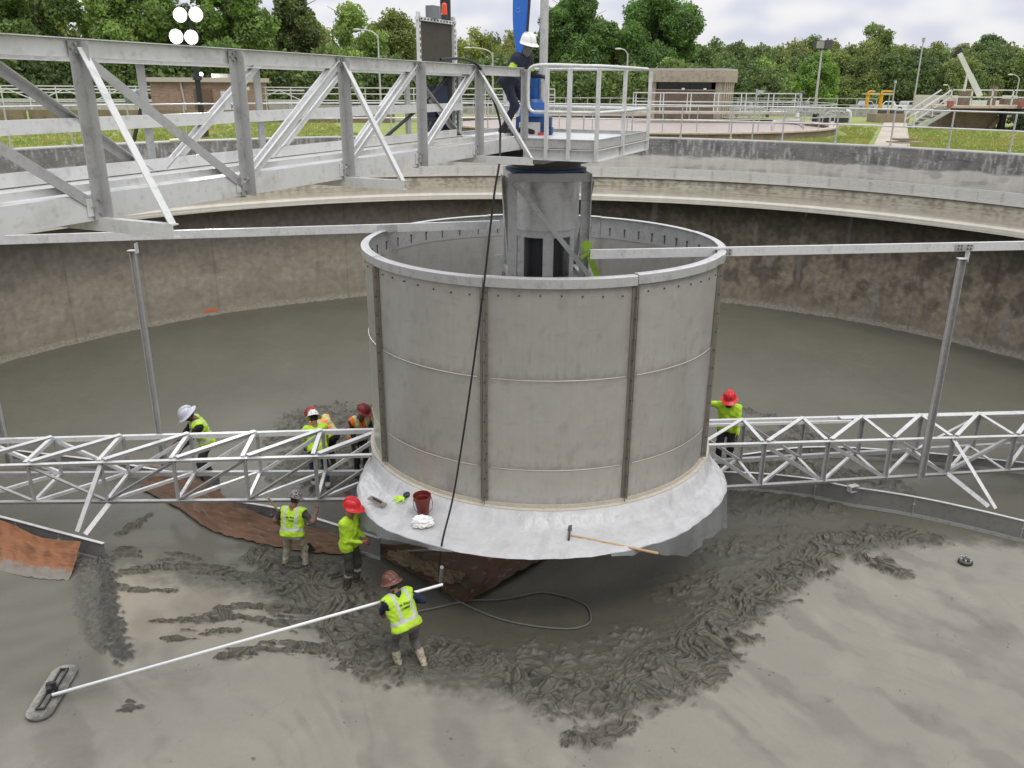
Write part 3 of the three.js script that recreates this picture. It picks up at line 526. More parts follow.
// ================================================================ service platform
{
  const pf = thing('service_platform', 'metal service platform with tubular guard rails at the end of the footbridge', 'platform');
  const s0 = -2.22, s1 = .46, v0 = -1.0, v1 = 1.60, UP = V(0, 1, 0), yb = .75;
  for (let k = 0; k < 9; k++) { const s = mix(s0, s1, (k + .5) / 9), d = (s1 - s0) / 9; part(pf, 'deck_plank', bar(B(s - d / 2 + .004, (v0 + v1) / 2, .985), B(s + d / 2 - .004, (v0 + v1) / 2, .985), v1 - v0 - .04, .03, UP), M.alu); }
  const edges = [[[s0, .5], [s0, v1]], [[s0, v1], [s1, v1]], [[s1, v1], [s1, v0]], [[s1, v0], [s0, v0]]];
  for (const [a, b] of edges) {
    const A = y => B(a[0], a[1], y), Z = y => B(b[0], b[1], y), d = Z(0).sub(A(0)).normalize();
    part(pf, 'edge_channel', channel(A(.84).addScaledVector(d, .01), Z(.84).addScaledVector(d, -.01), .16, .06, .009, UP, -1), M.alu);
    part(pf, 'toe_board', [bar(A(.995).addScaledVector(d, .01), Z(.995).addScaledVector(d, -.01), .012, .10, UP), bar(A(1.052).addScaledVector(d, .01), Z(1.052).addScaledVector(d, -.01), .03, .012, UP), bar(A(.938).addScaledVector(d, .01), Z(.938).addScaledVector(d, -.01), .03, .012, UP)], M.galv);
  }
  const posts = [[s0, .88], [s0, 1.22], [s0, v1], [mix(s0, s1, .46), v1], [s1, v1], [s1, 1.2], [s1, .2], [s1, -.55], [s1, v0]];
  const outward = (s, v) => [s <= s0 + .01 ? -.035 : s >= s1 - .01 && v < v1 ? .035 : 0, v >= v1 - .01 ? .035 : 0];
  for (const [s, v] of posts) { const o = outward(s, v); part(pf, 'post', bar(B(s + o[0], v + o[1], yb + .02), B(s + o[0], v + o[1], 2.0), .05, .05, BU), M.alu); }
  // top and middle rails: a bent tube that returns down at its free end
  const rail = tube([B(s0, .66, 1.42), B(s0, .60, 1.46), B(s0, .58, 1.55), B(s0, .58, 1.9), B(s0, .60, 1.99), B(s0, .66, 2.03), B(s0, 1.45, 2.03), B(s0 + .03, 1.57, 2.03), B(s0 + .15, v1, 2.03), B(s1 - .1, v1, 2.03), B(s1, v1 - .04, 2.03), B(s1, 1.3, 2.03), B(s1, v0, 2.03)], .025, 160, 10);
  mesh('top_rail', metreUV(prep(rail)), M.alu, pf);
  mesh('middle_rail', metreUV(prep(tube([B(s0, .66, 1.42), B(s0, 1.45, 1.42), B(s0 + .03, 1.57, 1.42), B(s0 + .15, v1, 1.42), B(s1 - .1, v1, 1.42), B(s1, v1 - .04, 1.42), B(s1, 1.3, 1.42), B(s1, v0, 1.42)], .023, 140, 10))), M.alu, pf);
  part(pf, 'floor_beam', [channel(B(s0, -.4, .83), B(s1, -.4, .83), .14, .06, .01, UP), channel(B(s0, .6, .83), B(s1, .6, .83), .14, .06, .01, UP), bar(B(s0 + .3, 0, .70), B(s1 - .3, 0, .70), 1.4, .06, UP)], M.aluDull);
}
// blue gear drive on the platform, the blue hoist boom and the grey mast
{
  const d = thing('gear_drive', 'blue gear motor on a base plate at the middle of the platform', 'gear motor', [-.24, 1.0, .25], -.1);
  part(d, 'base', [box(.62, .10, .45, .02, .06, 0), box(.58, .16, .4, .02, .20, 0)], M.blueDark);
  part(d, 'gearbox', [cyl(.22, .26, .22, 0, .40, 0, 24), cyl(.17, .2, .06, 0, .53, 0, 24)], M.blue);
  part(d, 'motor', [cyl(.115, .115, .36, .03, .72, 0, 20), ...Array.from({ length: 12 }, (_, k) => { const g = box(.012, .3, .03, 0, 0, .125); g.rotateY(k * Math.PI / 6); g.translate(.03, .72, 0); return g; })], M.blue);
  part(d, 'motor_cap', cyl(.10, .12, .05, .03, .92, 0, 20), M.dark);
  part(d, 'coupling', cyl(.05, .05, .05, -.1, .6, .16, 12), std({ color: rgb(.7, .45, .05), roughness: .5 }));
  part(d, 'terminal_box', box(.14, .12, .1, -.16, .74, .02), M.blueDark);
  part(d, 'cabinet', box(.34, .2, .24, -.03, .10, .26), M.galv);
  part(d, 'red_handle', box(.12, .04, .06, .17, .03, .36), std({ color: rgb(.45, .03, .03), roughness: .5 }));
  const bm = thing('hoist_boom', 'curved bright blue boom rising past the man on the platform', 'boom');
  const pts = [[-.36, 1.1], [-.40, 1.7], [-.45, 2.3], [-.465, 2.7], [-.455, 3.1], [-.44, 3.8]], wd = [.06, .065, .075, .11, .125, .13];
  const L = [], Rr = []; pts.forEach(([x, y], i) => { L.push([x - wd[i], y]); Rr.push([x + wd[i], y]); });
  const s = new THREE.Shape(); s.moveTo(...L[0]); s.splineThru(L.slice(1).map(p => new THREE.Vector2(...p))); s.lineTo(...Rr[5]); s.splineThru(Rr.slice(0, 5).reverse().map(p => new THREE.Vector2(...p))); s.closePath();
  const g = new THREE.ExtrudeGeometry(s, { depth: .14, bevelEnabled: true, bevelSize: .012, bevelThickness: .012, bevelSegments: 2, curveSegments: 12 }); g.translate(0, 0, -.12); part(bm, 'boom_box', g, std({ color: rgb(.018, .13, .52), roughness: .38 }));
  part(bm, 'side_strip', tube([V(-.30, 1.5, .03), V(-.36, 2.3, .03), V(-.345, 2.7, .03), V(-.32, 3.1, .03), V(-.30, 3.8, .03)], .022, 30, 8), M.dark);
  part(bm, 'pale_mark', [bar(V(-.54, 2.90, .035), V(-.50, 2.88, .035), .012, .006), bar(V(-.50, 2.88, .035), V(-.47, 2.91, .035), .012, .006), bar(V(-.53, 2.94, .035), V(-.48, 2.95, .035), .012, .006)], std({ color: rgb(.3, .45, .75), roughness: .5 }));
  const ms = thing('steel_mast', 'plain grey steel mast standing on the platform beside the blue gear motor', 'mast');
  part(ms, 'tube', cyl(.065, .07, 3.4, -.085, 2.7, .3, 20), M.galv);
  part(ms, 'foot_plate', box(.26, .02, .26, -.085, 1.012, .3), M.aluDull);
}
// control panel rack on the bridge
{
  const r = thing('switchgear_rack', 'brown backed electrical control rack of slotted channel on the footbridge', 'control panel');
  const v = -.53, sA = -3.36, sB = -2.36, UP = V(0, 1, 0);
  const slot = (s) => { const l = [bar(B(s, v, .93), B(s, v, 2.68), .045, .045, BU)]; return l; };
  for (const s of [sA, sB]) { const p = part(r, 'upright', slot(s), M.alu); const q = []; for (let k = 0; k < 22; k++) q.push(bar(B(s, v + .023, 1.0 + k * .075), B(s, v + .026, 1.0 + k * .075), .02, .04, UP)); tag(part(p, 'slots', q, M.dark), null, null, null, 'stuff'); }
  part(r, 'side_post', bar(B(sB + .12, v - .05, .93), B(sB + .12, v - .05, 2.52), .06, .05, BU), M.alu);
  const tb = part(r, 'top_rail', bar(B(sA - .05, v, 2.60), B(sB + .05, v, 2.60), .045, .045, UP), M.alu); const q = []; for (let k = 0; k < 11; k++) q.push(bar(B(sA + .05 + k * .09, v + .023, 2.60), B(sA + .05 + k * .09, v + .026, 2.60), .04, .02, UP)); tag(part(tb, 'slots', q, M.dark), null, null, null, 'stuff');
  part(r, 'back_panel', bar(B(sA + .03, v - .03, 2.24), B(sB - .03, v - .03, 2.24), .03, .70, UP), std({ color: rgb(.055, .045, .032), roughness: .7, map: scaled(grimeT, .9) }));
  part(r, 'junction_box', bar(B(-3.05, v, 2.70), B(-2.86, v, 2.70), .12, .16, UP), std({ color: rgb(.16, .17, .18), roughness: .5 }));
  part(r, 'beacon_base', (() => { const p = B(-2.62, v, 2.66); return cyl(.045, .05, .05, p.x, p.y, p.z, 14); })(), M.dark);
  part(r, 'beacon_lens', (() => { const p = B(-2.62, v, 2.75); return [cyl(.036, .04, .12, p.x, p.y, p.z, 14), new THREE.SphereGeometry(.036, 12, 8).translate(p.x, p.y + .06, p.z)]; })(), std({ color: rgb(.75, .075, .02), roughness: .25 }));
  part(r, 'control_cabinet', bar(B(-2.95, v - .10, 1.45), B(-2.55, v - .10, 1.45), .18, .62, UP), std({ color: rgb(.012, .02, .055), roughness: .6 }));
  part(r, 'lower_cabinet', bar(B(-2.62, v - .12, 1.06), B(-2.42, v - .12, 1.06), .12, .24, UP), std({ color: rgb(.015, .035, .12), roughness: .5 }));
  const bp = thing('black_pole', 'thick black pole rising out of frame behind the control rack', 'pole');
  part(bp, 'pole', (() => { const p = B(-2.42, v - .09, 2.3); return cyl(.075, .075, 3.2, p.x, p.y, p.z, 18); })(), M.rubber);
  part(bp, 'clamp', (() => { const p = B(-2.42, v - .09, 2.5); return cyl(.085, .085, .05, p.x, p.y, p.z, 18); })(), M.dark);
  const cd = thing('black_conduit', 'long black rubber conduit slanting across the truss openings of the footbridge', 'conduit');
  part(cd, 'conduit', tube([B(-2.45, -.52, 1.96), B(-3.3, -.50, 1.55), B(-4.3, -.50, 1.16), B(-4.85, -.53, .92), B(-5.0, -.54, .72), B(-5.1, -.4, .70)], .022, 40, 8), M.rubber);
  const lp = thing('cable_loops', 'black cables hanging in loops behind the footbridge below the control rack', 'cable');
  [[-3.35, .18], [-3.18, .22], [-3.02, .14]].forEach(([s, d]) => part(lp, 'cable', tube([B(s + .25, -.5, 1.33), B(s + .06, -.5, 1.30), B(s - .02, -.5, 1.15), B(s - .03, -.48, 1.09)], .016, 20, 6), M.rubber));
}
// black hose over the bridge chord, hanging down in front of the drum to the floor, and its loop on the floor
{
  const h = thing('black_hose', 'thin black hose hanging from the footbridge past the drum to the tank floor', 'hose');
  const pts = [B(-4.6, .46, 2.06), B(-4.13, .50, 2.075), B(-3.75, .54, 2.0), B(-3.45, .55, 1.72), B(-3.12, .55, 1.30), V(-.745, 1.10, 3.02), V(-.75, .8, 3.2), V(-.81, .45, 3.3), V(-.96, -.83, 3.40), V(-1.10, -1.9, 3.4), V(-1.29, -3.2, 3.42), V(-1.45, -4.15, 3.52), V(-1.60, -4.75, 3.72), V(-1.66, -5.2, 3.66), V(-1.70, -5.9, 3.25), V(-1.74, -6.22, 2.85)];
  part(h, 'hose', tube(pts, .0155, 160, 8), M.rubber);
  part(h, 'nozzle', rod(V(-1.62, -5.22, 3.69), V(-1.67, -5.62, 3.47), .030, .028, 12), M.conc);
  const l = thing('floor_hose', 'thin grey hose lying in a long loop on the wet floor', 'hose');
  const P = [[-1.9, 2.52], [-1.62, 2.78], [-1.40, 3.04], [-.73, 3.52], [-.02, 3.75], [.46, 3.775], [.70, 3.62], [.74, 3.4], [.69, 3.12], [.5, 2.92], [.27, 2.79], [-.06, 2.71], [-.4, 2.83], [-.73, 2.94], [-1.23, 3.0], [-1.9, 3.3], [-2.3, 3.45]];
  part(l, 'hose', tube(P.map(([x, z]) => V(x, floorY(x, z) + .022, z)), .017, 160, 8), std({ color: rgb(.13, .13, .12), roughness: .6, map: scaled(grimeT, .3) }));
}

// ================================================================ rake arms
const AE = V(Math.cos(5 * RAD), 0, -Math.sin(5 * RAD)), AN = V(Math.sin(5 * RAD), 0, Math.cos(5 * RAD));
const RA = (t, o, y) => V(0, y, 0).addScaledVector(AE, t).addScaledVector(AN, o);
function rakeArm(sg, label) {
  const arm = thing('rake_truss', label, 'rake truss'); const UP = V(0, 1, 0);
  const T = k => sg * (1.70 + 1.255 * k), yt = -4.6, yb = t => -5.665 + Math.abs(t) * .0285, F = .6, Bk = -.52, K = 10;
  const t0 = T(.9), t1 = T(K);
  for (const [o, fl] of [[F, 1], [Bk, -1]]) {
    part(arm, 'top_chord', angle(RA(t0, o, yt - .035), RA(t1, o, yt - .035), .085, .010, UP, o > 0 ? -sg : sg), M.alu);
    part(arm, 'bottom_chord', angle(RA(t0, o, yb(t0) + .035), RA(t1, o, yb(t1) + .035), .085, .010, UP, o > 0 ? -sg : sg), M.aluDull);
  }
  for (let k = 1; k <= K; k++) {
    const t = T(k), u = T(k + 1);
    for (const o of [F, Bk]) {
      part(arm, 'vertical', angle(RA(t, o + (o > 0 ? .012 : -.012), yb(t) + .02), RA(t, o + (o > 0 ? .012 : -.012), yt - .01), .07, .009, AE, 1), M.aluDull);  // uprights and bottom chords: darker metal colour stands in for their shade
      if (k < K) {
        const fall = sg > 0 ? k !== 5 : k < 5;           // faces: struts run down and outward, the second braces cross them
        const A = fall ? RA(t, o, yt - .05) : RA(t, o, yb(t) + .05), Z = fall ? RA(u, o, yb(u) + .05) : RA(u, o, yt - .05);
        const A2 = sg < 0 ? RA(t, o, yb(t) + .05) : A, Z2 = sg < 0 ? RA(u, o, yt - .05) : Z;
        const lean = sg < 0 ? (fall ? [RA(t, o, yt - .05), RA(u, o, yb(u) + .05)] : [RA(t, o, yb(t) + .05), RA(u, o, yt - .05)]) : [A, Z];
        part(arm, 'face_brace', angle(lean[0], lean[1], .065, .009, UP, o > 0 ? 1 : -1), o > 0 ? M.aluDull : M.alu);
      }
    }
    // top plan bracing: zigzag between the two chords; bottom plan bracing and crossing struts
    if (k < K) {
      const mid = T(k + .5);
      const r0 = sg > 0 ? t : u, r1 = sg > 0 ? u : t;            // every diagonal runs back and to the right
      part(arm, 'plan_strut', angle(RA(t, F, yt), RA(t, Bk, yt + .002), .075, .009, UP, 1), M.alu);
      part(arm, 'plan_brace', angle(RA(r0 + .04, F, yt + .012), RA(r1 - .05, Bk, yt + .014), sg < 0 ? .11 : .08, .009, UP, -1), M.alu);
      part(arm, 'bottom_strut', angle(RA(t, F, yb(t) + .03), RA(t, Bk, yb(t) + .03), .06, .009, UP, 1), M.alu);
      part(arm, 'bottom_brace', angle(RA(r0 + .05, F, yb(r0) + .045), RA(r1 - .05, Bk, yb(r1) + .045), .06, .009, UP, 1), M.alu);
    }
  }
  if (sg > 0) { part(arm, 'inner_rail', bar(RA(2.8, Bk + .17, yt - .02), RA(6.4, Bk + .17, yt - .02), .05, .05, UP), M.alu); part(arm, 'chord_plate', bar(RA(6.2, Bk + .05, yt + .022), RA(t1, Bk + .05, yt + .022), .17, .010, UP), M.alu); }
  // outrigger down to the scraper plate
  const tt = T(5);
  if (sg > 0) { part(arm, 'blade_strut', angle(RA(tt, F + .03, yt - .02), V(8.62, -5.72, .72), .07, .009, AE), M.alu); part(arm, 'blade_strut', angle(RA(tt, F + .03, yb(tt) + .04), V(8.50, -5.74, .66), .08, .009, AN), M.alu); }
  else { part(arm, 'blade_strut', angle(RA(T(5), F + .03, yt - .05), V(-8.22, -5.70, 1.86), .075, .009, AE), M.alu); part(arm, 'blade_strut', angle(RA(T(5), F + .03, yb(T(5)) + .03), V(-8.10, -5.72, 1.9), .08, .009, AN), M.alu); }
  return arm;
}
const armR = rakeArm(1, 'silver box truss rake arm reaching from the drum to the right');
const armL = rakeArm(-1, 'silver box truss rake arm reaching from the drum to the left');
// hangers and the skimmer beams that rest on the drum rim
const UPV = V(0, 1, 0);
function hanger(arm, x, z, y0, y1, w = .10) { const p = part(arm, 'hanger_post', [bar(V(x - w / 2 + .004, y0, z), V(x - w / 2 + .004, y1, z), .008, .09, V(0, 0, 1)), bar(V(x, y0, z - .04), V(x, y1, z - .04), w, .008, V(0, 0, 1)), bar(V(x + w / 2 - .004, y0, z), V(x + w / 2 - .004, y1, z), .008, .09, V(0, 0, 1))], M.galv); part(p, 'clip_plate', [box(.16, .012, .13, x, y1, z), box(.012, .18, .13, x + .075, y1 + .04, z)], M.alu); }
hanger(armR, 7.38, .18, -5.36, -1.06, .115); hanger(armL, -7.34, .03, -5.3, -1.05); hanger(armL, -10.36, .02, -5.3, -1.02);
{
  const r = thing('skimmer_beam', 'long silver channel beam resting on the drum rim and running right', 'beam');
  const p = [V(.72, 0, 1.12), V(2.98, 0, .80), V(8.53, 0, .02), V(14.5, 0, -.82)];
  for (let i = 0; i < 3; i++) { const A = p[i].clone().setY(-.855), Z = p[i + 1].clone().setY(-.855); part(r, 'channel_length', channel(A, Z, .15, .07, .009, UPV, 1), M.alu); }
  for (const c of [p[1], V(7.37, 0, .19)]) { const d = V(.99, 0, -.14), q = c.clone().setY(-.855); const s = part(r, 'splice_plate', bar(q.clone().addScaledVector(d, -.17).add(V(0, 0, .012)), q.clone().addScaledVector(d, .17).add(V(0, 0, .012)), .01, .1, UPV), M.galv); const b = []; for (const t of [-.12, -.06, .06, .12]) for (const y of [-.03, .03]) b.push(rod(q.clone().addScaledVector(d, t).add(V(0, y, .015)), q.clone().addScaledVector(d, t).add(V(0, y, .035)), .014, .014, 6)); tag(part(s, 'bolt', b, M.bolt), null, null, null, 'stuff'); }
  const l = thing('skimmer_beam', 'long silver channel beam passing behind the drum rim and running left', 'beam');
  const q = [V(-.82, -.79, -1.50), V(-2.92, -.79, -.98), V(-7.3, -.79, .06), V(-14, -.79, 1.7)];
  for (let i = 0; i < 3; i++) part(l, 'channel_length', channel(q[i], q[i + 1], .15, .07, .009, UPV, -1), M.alu);
  part(l, 'splice_plate', bar(V(-3.1, -.79, -.90), V(-2.75, -.79, -.985), .01, .13, UPV), M.galv);
}
// spiral scraper plates standing on the floor
function blade(pts, h, label, lip = .03) {
  const b = thing('scraper_plate', label, 'scraper plate');
  const c = new THREE.CatmullRomCurve3(pts.map(([x, z]) => V(x, 0, z)), false, 'centripetal'), n = 28, pos = [], L = c.getPoints(n);
  const nb = Math.max(2, Math.round(c.getLength() / 2.3)), per = Math.floor(n / nb);
  for (let s = 0; s < nb; s++) {
    const a = s * per, z = s === nb - 1 ? n : (s + 1) * per, geos = [];
    for (let i = a; i < z; i++) { const P = L[i], Q = L[i + 1], yp = floorBase(P.x, P.z), yq = floorBase(Q.x, Q.z); geos.push(bar(V(P.x, yp + .03 + h / 2, P.z), V(Q.x, yq + .03 + h / 2, Q.z), .012, h, UPV)); }
    part(b, 'blade_plate', geos, M.bladeM ??= std({ color: rgb(.26, .255, .245), metalness: .3, roughness: .55, map: scaled(grimeT, .8), roughnessMap: scaled(roughT, .5) }));
  }
  const lipG = [], sq = [];
  for (let i = 0; i < n; i++) { const P = L[i], Q = L[i + 1], yp = floorBase(P.x, P.z), yq = floorBase(Q.x, Q.z); lipG.push(bar(V(P.x, yp + .03 + h, P.z), V(Q.x, yq + .03 + h, Q.z), .055, .012, UPV)); sq.push(bar(V(P.x, yp + .035, P.z), V(Q.x, yq + .035, Q.z), .03, .07, UPV)); }
  part(b, 'top_lip', lipG, M.alu); part(b, 'squeegee', sq, M.aluDull);
  for (const t of [.25, .5, .75]) { const P = c.getPointAt(t), y = floorBase(P.x, P.z) + .06; part(b, 'stiffener', [bar(V(P.x, y, P.z + .015), V(P.x, y + h * .85, P.z + .015), .012, .03, V(0, 0, 1)), box(.06, .012, .02, P.x, y + h * .55, P.z + .03)], M.aluDull); }
  return b;
}
blade([[3.9, -1.06], [4.6, -.95], [5.62, -.62], [6.15, -.28], [6.9, .06], [7.6, .44], [8.82, 1.32], [10.2, 2.5]], .40, 'long curved grey scraper plate standing under the right rake arm');
blade([[-11.4, .95], [-9.83, 1.42], [-8.6, 1.85], [-7.6, 2.2]], .36, 'grey scraper plate half covered by an orange tarp at the left');
blade([[-5.9, .55], [-4.9, .80], [-4.1, 1.15], [-3.5, 1.45], [-2.9, 1.75]], .42, 'grey scraper plate behind the standing worker under the left rake arm');
blade([[-11.5, -1.6], [-9, -1.2], [-7.8, -.9], [-6.6, -.75]], .26, 'low grey scraper plate on the floor behind the left rake arm');
blade([[4.6, -2.2], [6.2, -2.5], [8.2, -2.15], [11, -1.2]], .24, 'low grey scraper plate on the floor behind the right rake arm');
// ================================================================ tarps, tools and odds and ends
function cloth(up, lo, nu, nv, fold, amp, seed, floorClamp = true) {      // surface between two edge curves, with folds
  const U = new THREE.CatmullRomCurve3(up.map(p => V(...p)), false, 'centripetal'), L = new THREE.CatmullRomCurve3(lo.map(p => V(...p)), false, 'centripetal'), pos = [], uv = [], idx = [];
  for (let i = 0; i <= nu; i++) for (let j = 0; j <= nv; j++) {
    const a = U.getPoint(i / nu), b = L.getPoint(i / nu), f = j / nv, p = a.clone().lerp(b, f);
    p.y -= fold * Math.sin(Math.PI * f);
    const w = amp * (N2(i / nu * 9 + seed, f * 1.6) + .5 * N2(i / nu * 22 + seed, f * 5)) * Math.sin(Math.PI * clamp(f * .8 + .15));
    const wr = Math.pow(1 - Math.abs(N2(i / nu * 5 + f * 1.3 + seed, f * 1.1 - i / nu * 2)), 6) * Math.sin(Math.PI * clamp(f * .9 + .08)); p.y += w + amp * 1.6 * wr; p.z += .6 * w + .03 * N2(i * .3 + seed, 9) * f; if (f > .93) p.y += .025 * Math.max(0, N2(i * .25 + seed, 3));
    if (floorClamp) p.y = Math.max(p.y, floorBase(p.x, p.z) + .035 + .006 * N2(i * .7, j));
    pos.push(p.x, p.y, p.z); uv.push(i / nu, f);
  }
  for (let i = 0; i < nu; i++) for (let j = 0; j < nv; j++) { const a = i * (nv + 1) + j, b = a + nv + 1; idx.push(a, a + 1, b, b, a + 1, b + 1); }
  const g = new THREE.BufferGeometry(); g.setAttribute('position', new THREE.Float32BufferAttribute(pos, 3)); g.setAttribute('uv', new THREE.Float32BufferAttribute(uv, 2)); g.setIndex(idx); g.computeVertexNormals(); return g;
}
const tarpT = (seed, base, dark, mudLow) => tex(512, 256, (u, v) => {
  const n = fbm(u * 4 + seed, v * 3, 5), f = fbm(u * 3 + seed, v * 26, 3), m = fbm(u * 9 + seed, v * 5, 4);
  const k = 1 + .2 * n + .18 * f; let c = base.map((q, t) => mix(q, dark[t], sst(-.05, .5, n + .6 * f)) * k);
  const mud = mudLow ? sst(.60, .78, v + .14 * m + .05 * N2(u * 20, 3)) : sst(.3, .6, m) * .6; return c.map((q, t) => mix(q, [.20, .19, .165][t] * (1 + .15 * m), mud * .9));
}, true, false);
{
  const a = thing('orange_tarp', 'orange brown tarp with concrete grey hem draped over the plate at the left edge', 'tarp');
  mesh('tarp_cloth', cloth([[-11.6, -5.63, 1.0], [-10.6, -5.62, 1.35], [-9.65, -5.63, 1.62], [-8.75, -5.71, 2.05], [-7.95, -5.66, 2.26]], [[-11.2, -6.0, 2.25], [-10.2, -6.03, 2.4], [-9.22, -6.05, 2.62], [-8.55, -6.07, 2.78], [-7.96, -6.09, 2.83]], 60, 30, .05, .022, 3), std({ map: tarpT(3, [.27, .115, .050], [.155, .066, .030], true), roughness: .75, bumpMap: scaled(noiseT, .4), bumpScale: .004 }), a);
  const b = thing('brown_tarp', 'long rust brown tarp spread on the floor behind the workers under the left rake arm', 'tarp');
  mesh('tarp_cloth', cloth([[-8.28, -5.95, -1.36], [-7.08, -5.88, -.70], [-5.9, -5.83, .47], [-4.94, -5.92, 1.0], [-4.25, -5.97, 1.16], [-3.28, -6.10, 1.42], [-2.4, -6.2, 1.46]], [[-8.18, -6.08, -.56], [-7.09, -6.12, .2], [-6.19, -6.15, .98], [-5.29, -6.19, 1.34], [-4.4, -6.22, 1.57], [-3.69, -6.24, 1.65], [-2.4, -6.28, 1.64]], 90, 20, .03, .028, 8), std({ map: tarpT(8, [.150, .080, .044], [.085, .05, .029], false), roughness: .75, bumpMap: scaled(noiseT, .4), bumpScale: .004 }), b);
  const c = thing('olive_tarp', 'dark olive and rust tarp lying flat on the floor under the plastic covered plate', 'tarp');
  mesh('tarp_cloth', cloth([[-3.0, -6.2, 1.5], [-1.9, -6.26, 1.1], [-.7, -6.3, 1.2], [.1, -6.3, 1.6]], [[-2.85, -6.24, 1.75], [-2.0, -6.24, 2.5], [-1.32, -6.24, 3.1], [-1.15, -6.24, 3.0]], 40, 40, .0, .035, 15), std({ map: tarpT(21, [.085, .042, .022], [.060, .050, .022], false), roughness: .8, bumpMap: scaled(noiseT, .4), bumpScale: .004 }), c);
  const d = thing('burlap_heap', 'crumpled heap of muddy burlap on the tarp below the hanging hose', 'burlap');
  const bl = [];
  for (let k = 0; k < 9; k++) { const t = k / 8, x = mix(-2.6, -1.62, t), z = mix(1.75, 2.45, t); const g = new THREE.IcosahedronGeometry(1, 3), p = g.attributes.position; const o = k * 3.7; for (let i = 0; i < p.count; i++) { const X = p.getX(i), Y = p.getY(i), Z = p.getZ(i), w = 1 + .45 * N3(X * 1.6 + o, Y * 1.6, Z * 1.6) + .2 * N3(X * 4 + o, Y * 4, Z * 4); p.setXYZ(i, X * w * .24, Y * w * .085, Z * w * .13); } g.rotateY(-.6 + .4 * Math.sin(k * 5)); g.translate(x, -6.25 + .03 * (k % 3), z); g.computeVertexNormals(); bl.push(g); }
  part(d, 'burlap', bl, std({ color: rgb(.21, .155, .095), roughness: .95, map: scaled(grimeT, .3), bumpMap: scaled(noiseT, .25), bumpScale: .01 }));
  const e = thing('tarp_board', 'thin pale timber batten lying along the edge of the olive tarp', 'batten');
  part(e, 'batten', bar(V(-2.75, -6.22, 1.62), V(-1.3, -6.22, 1.45), .05, .03), std({ color: rgb(.24, .22, .18), roughness: .8, map: scaled(grimeT, .3) }));
}
{ // things lying on the plastic sheet
  const bk = thing('bucket', 'dark red plastic bucket standing on the plastic sheet behind a white rag', 'bucket', [-1.965, -4.695, 2.95]);
  bk.rotation.set(.10, .3, .03);
  const pr = [[0, .0], [.085, 0], [.092, .01], [.116, .25], [.122, .252], [.122, .262], [.119, .266], [.138, .272], [.142, .335], [.146, .345], [.140, .35], [.132, .342], [.128, .275], [.088, .02], [0, .02]];
  part(bk, 'bucket_body', new THREE.LatheGeometry(pr.map(p => new THREE.Vector2(...p)), 28), std({ color: rgb(.17, .022, .016), roughness: .45 }));
  part(bk, 'handle', tube([V(.143, .30, 0), V(.15, .2, .05), V(.11, .12, .12), V(0, .09, .15), V(-.11, .12, .12), V(-.15, .2, .05), V(-.143, .30, 0)], .005, 30, 6), M.bolt);
  const rg = thing('white_rag', 'crumpled white rag on the plastic sheet in front of the red bucket', 'rag');
  { const g = new THREE.IcosahedronGeometry(1, 16), p = g.attributes.position; for (let i = 0; i < p.count; i++) { const X = p.getX(i), Y = p.getY(i), Z = p.getZ(i), w = 1 + .22 * N3(X * 2, Y * 2, Z * 2) + .14 * (1 - Math.abs(N3(X * 4.5, Y * 4.5, Z * 4.5 + 9))); p.setXYZ(i, X * w * .15, Math.max(-.02, Y * w * .09), Z * w * .12); } g.rotateX(.2); g.translate(-1.945, -4.69, 3.24); g.computeVertexNormals(); part(rg, 'cloth', g, std({ color: rgb(.80, .79, .78), roughness: .9 })); }
  const gl = thing('work_glove', 'lime and black work glove lying on the plastic sheet left of the bucket', 'glove', [-2.36, -4.655, 2.50], .5); gl.rotation.x = .2;
  part(gl, 'cuff', [new THREE.SphereGeometry(.07, 14, 10).scale(1, .55, .9).translate(.09, .035, 0)], M.dark);
  part(gl, 'hand', [new THREE.SphereGeometry(.055, 14, 10).scale(1, .4, .9), ...[-.045, -.018, .01, .036].map((z, i) => rod(V(-.02, .005, z), V(-.12 - .015 * (i % 2), .0, z * 1.7), .014, .011, 8)), rod(V(.02, .0, .03), V(-.03, .0, .10), .014, .011, 8)], std({ color: rgb(.52, .80, .05), roughness: .7 }));
  const tr = thing('hand_float', 'small muddy wooden hand float lying at the left end of the plastic sheet', 'hand float', [-2.765, -4.70, 2.56], .95); tr.rotation.x = .2;
  part(tr, 'blade', box(.10, .012, .36, 0, .01, 0), std({ color: rgb(.20, .18, .15), roughness: .8 }));
  part(tr, 'handle', [bar(V(0, .05, -.09), V(0, .05, .09), .028, .03), box(.02, .05, .02, 0, .03, -.08), box(.02, .05, .02, 0, .03, .08)], std({ color: rgb(.10, .07, .05), roughness: .7 }));
  const pk = thing('mattock', 'long tan handled mattock lying across the front of the plastic sheet', 'mattock');
  const A = V(.33, -4.72, 3.55), Z = V(1.66, -4.86, 3.84);
  part(pk, 'handle', [rod(A, A.clone().lerp(Z, .5), .016, .019, 10), rod(A.clone().lerp(Z, .5), Z, .019, .023, 10)], std({ color: rgb(.47, .32, .16), roughness: .6, map: scaled(grimeT, .3) }));
  part(pk, 'head', [bar(V(.35, -4.715, 3.46), V(.32, -4.735, 3.68), .03, .09), bar(V(.35, -4.715, 3.46), V(.37, -4.64, 3.28), .055, .02), cyl(.03, .03, .07, .35, -4.71, 3.44, 10)], M.bolt);
}
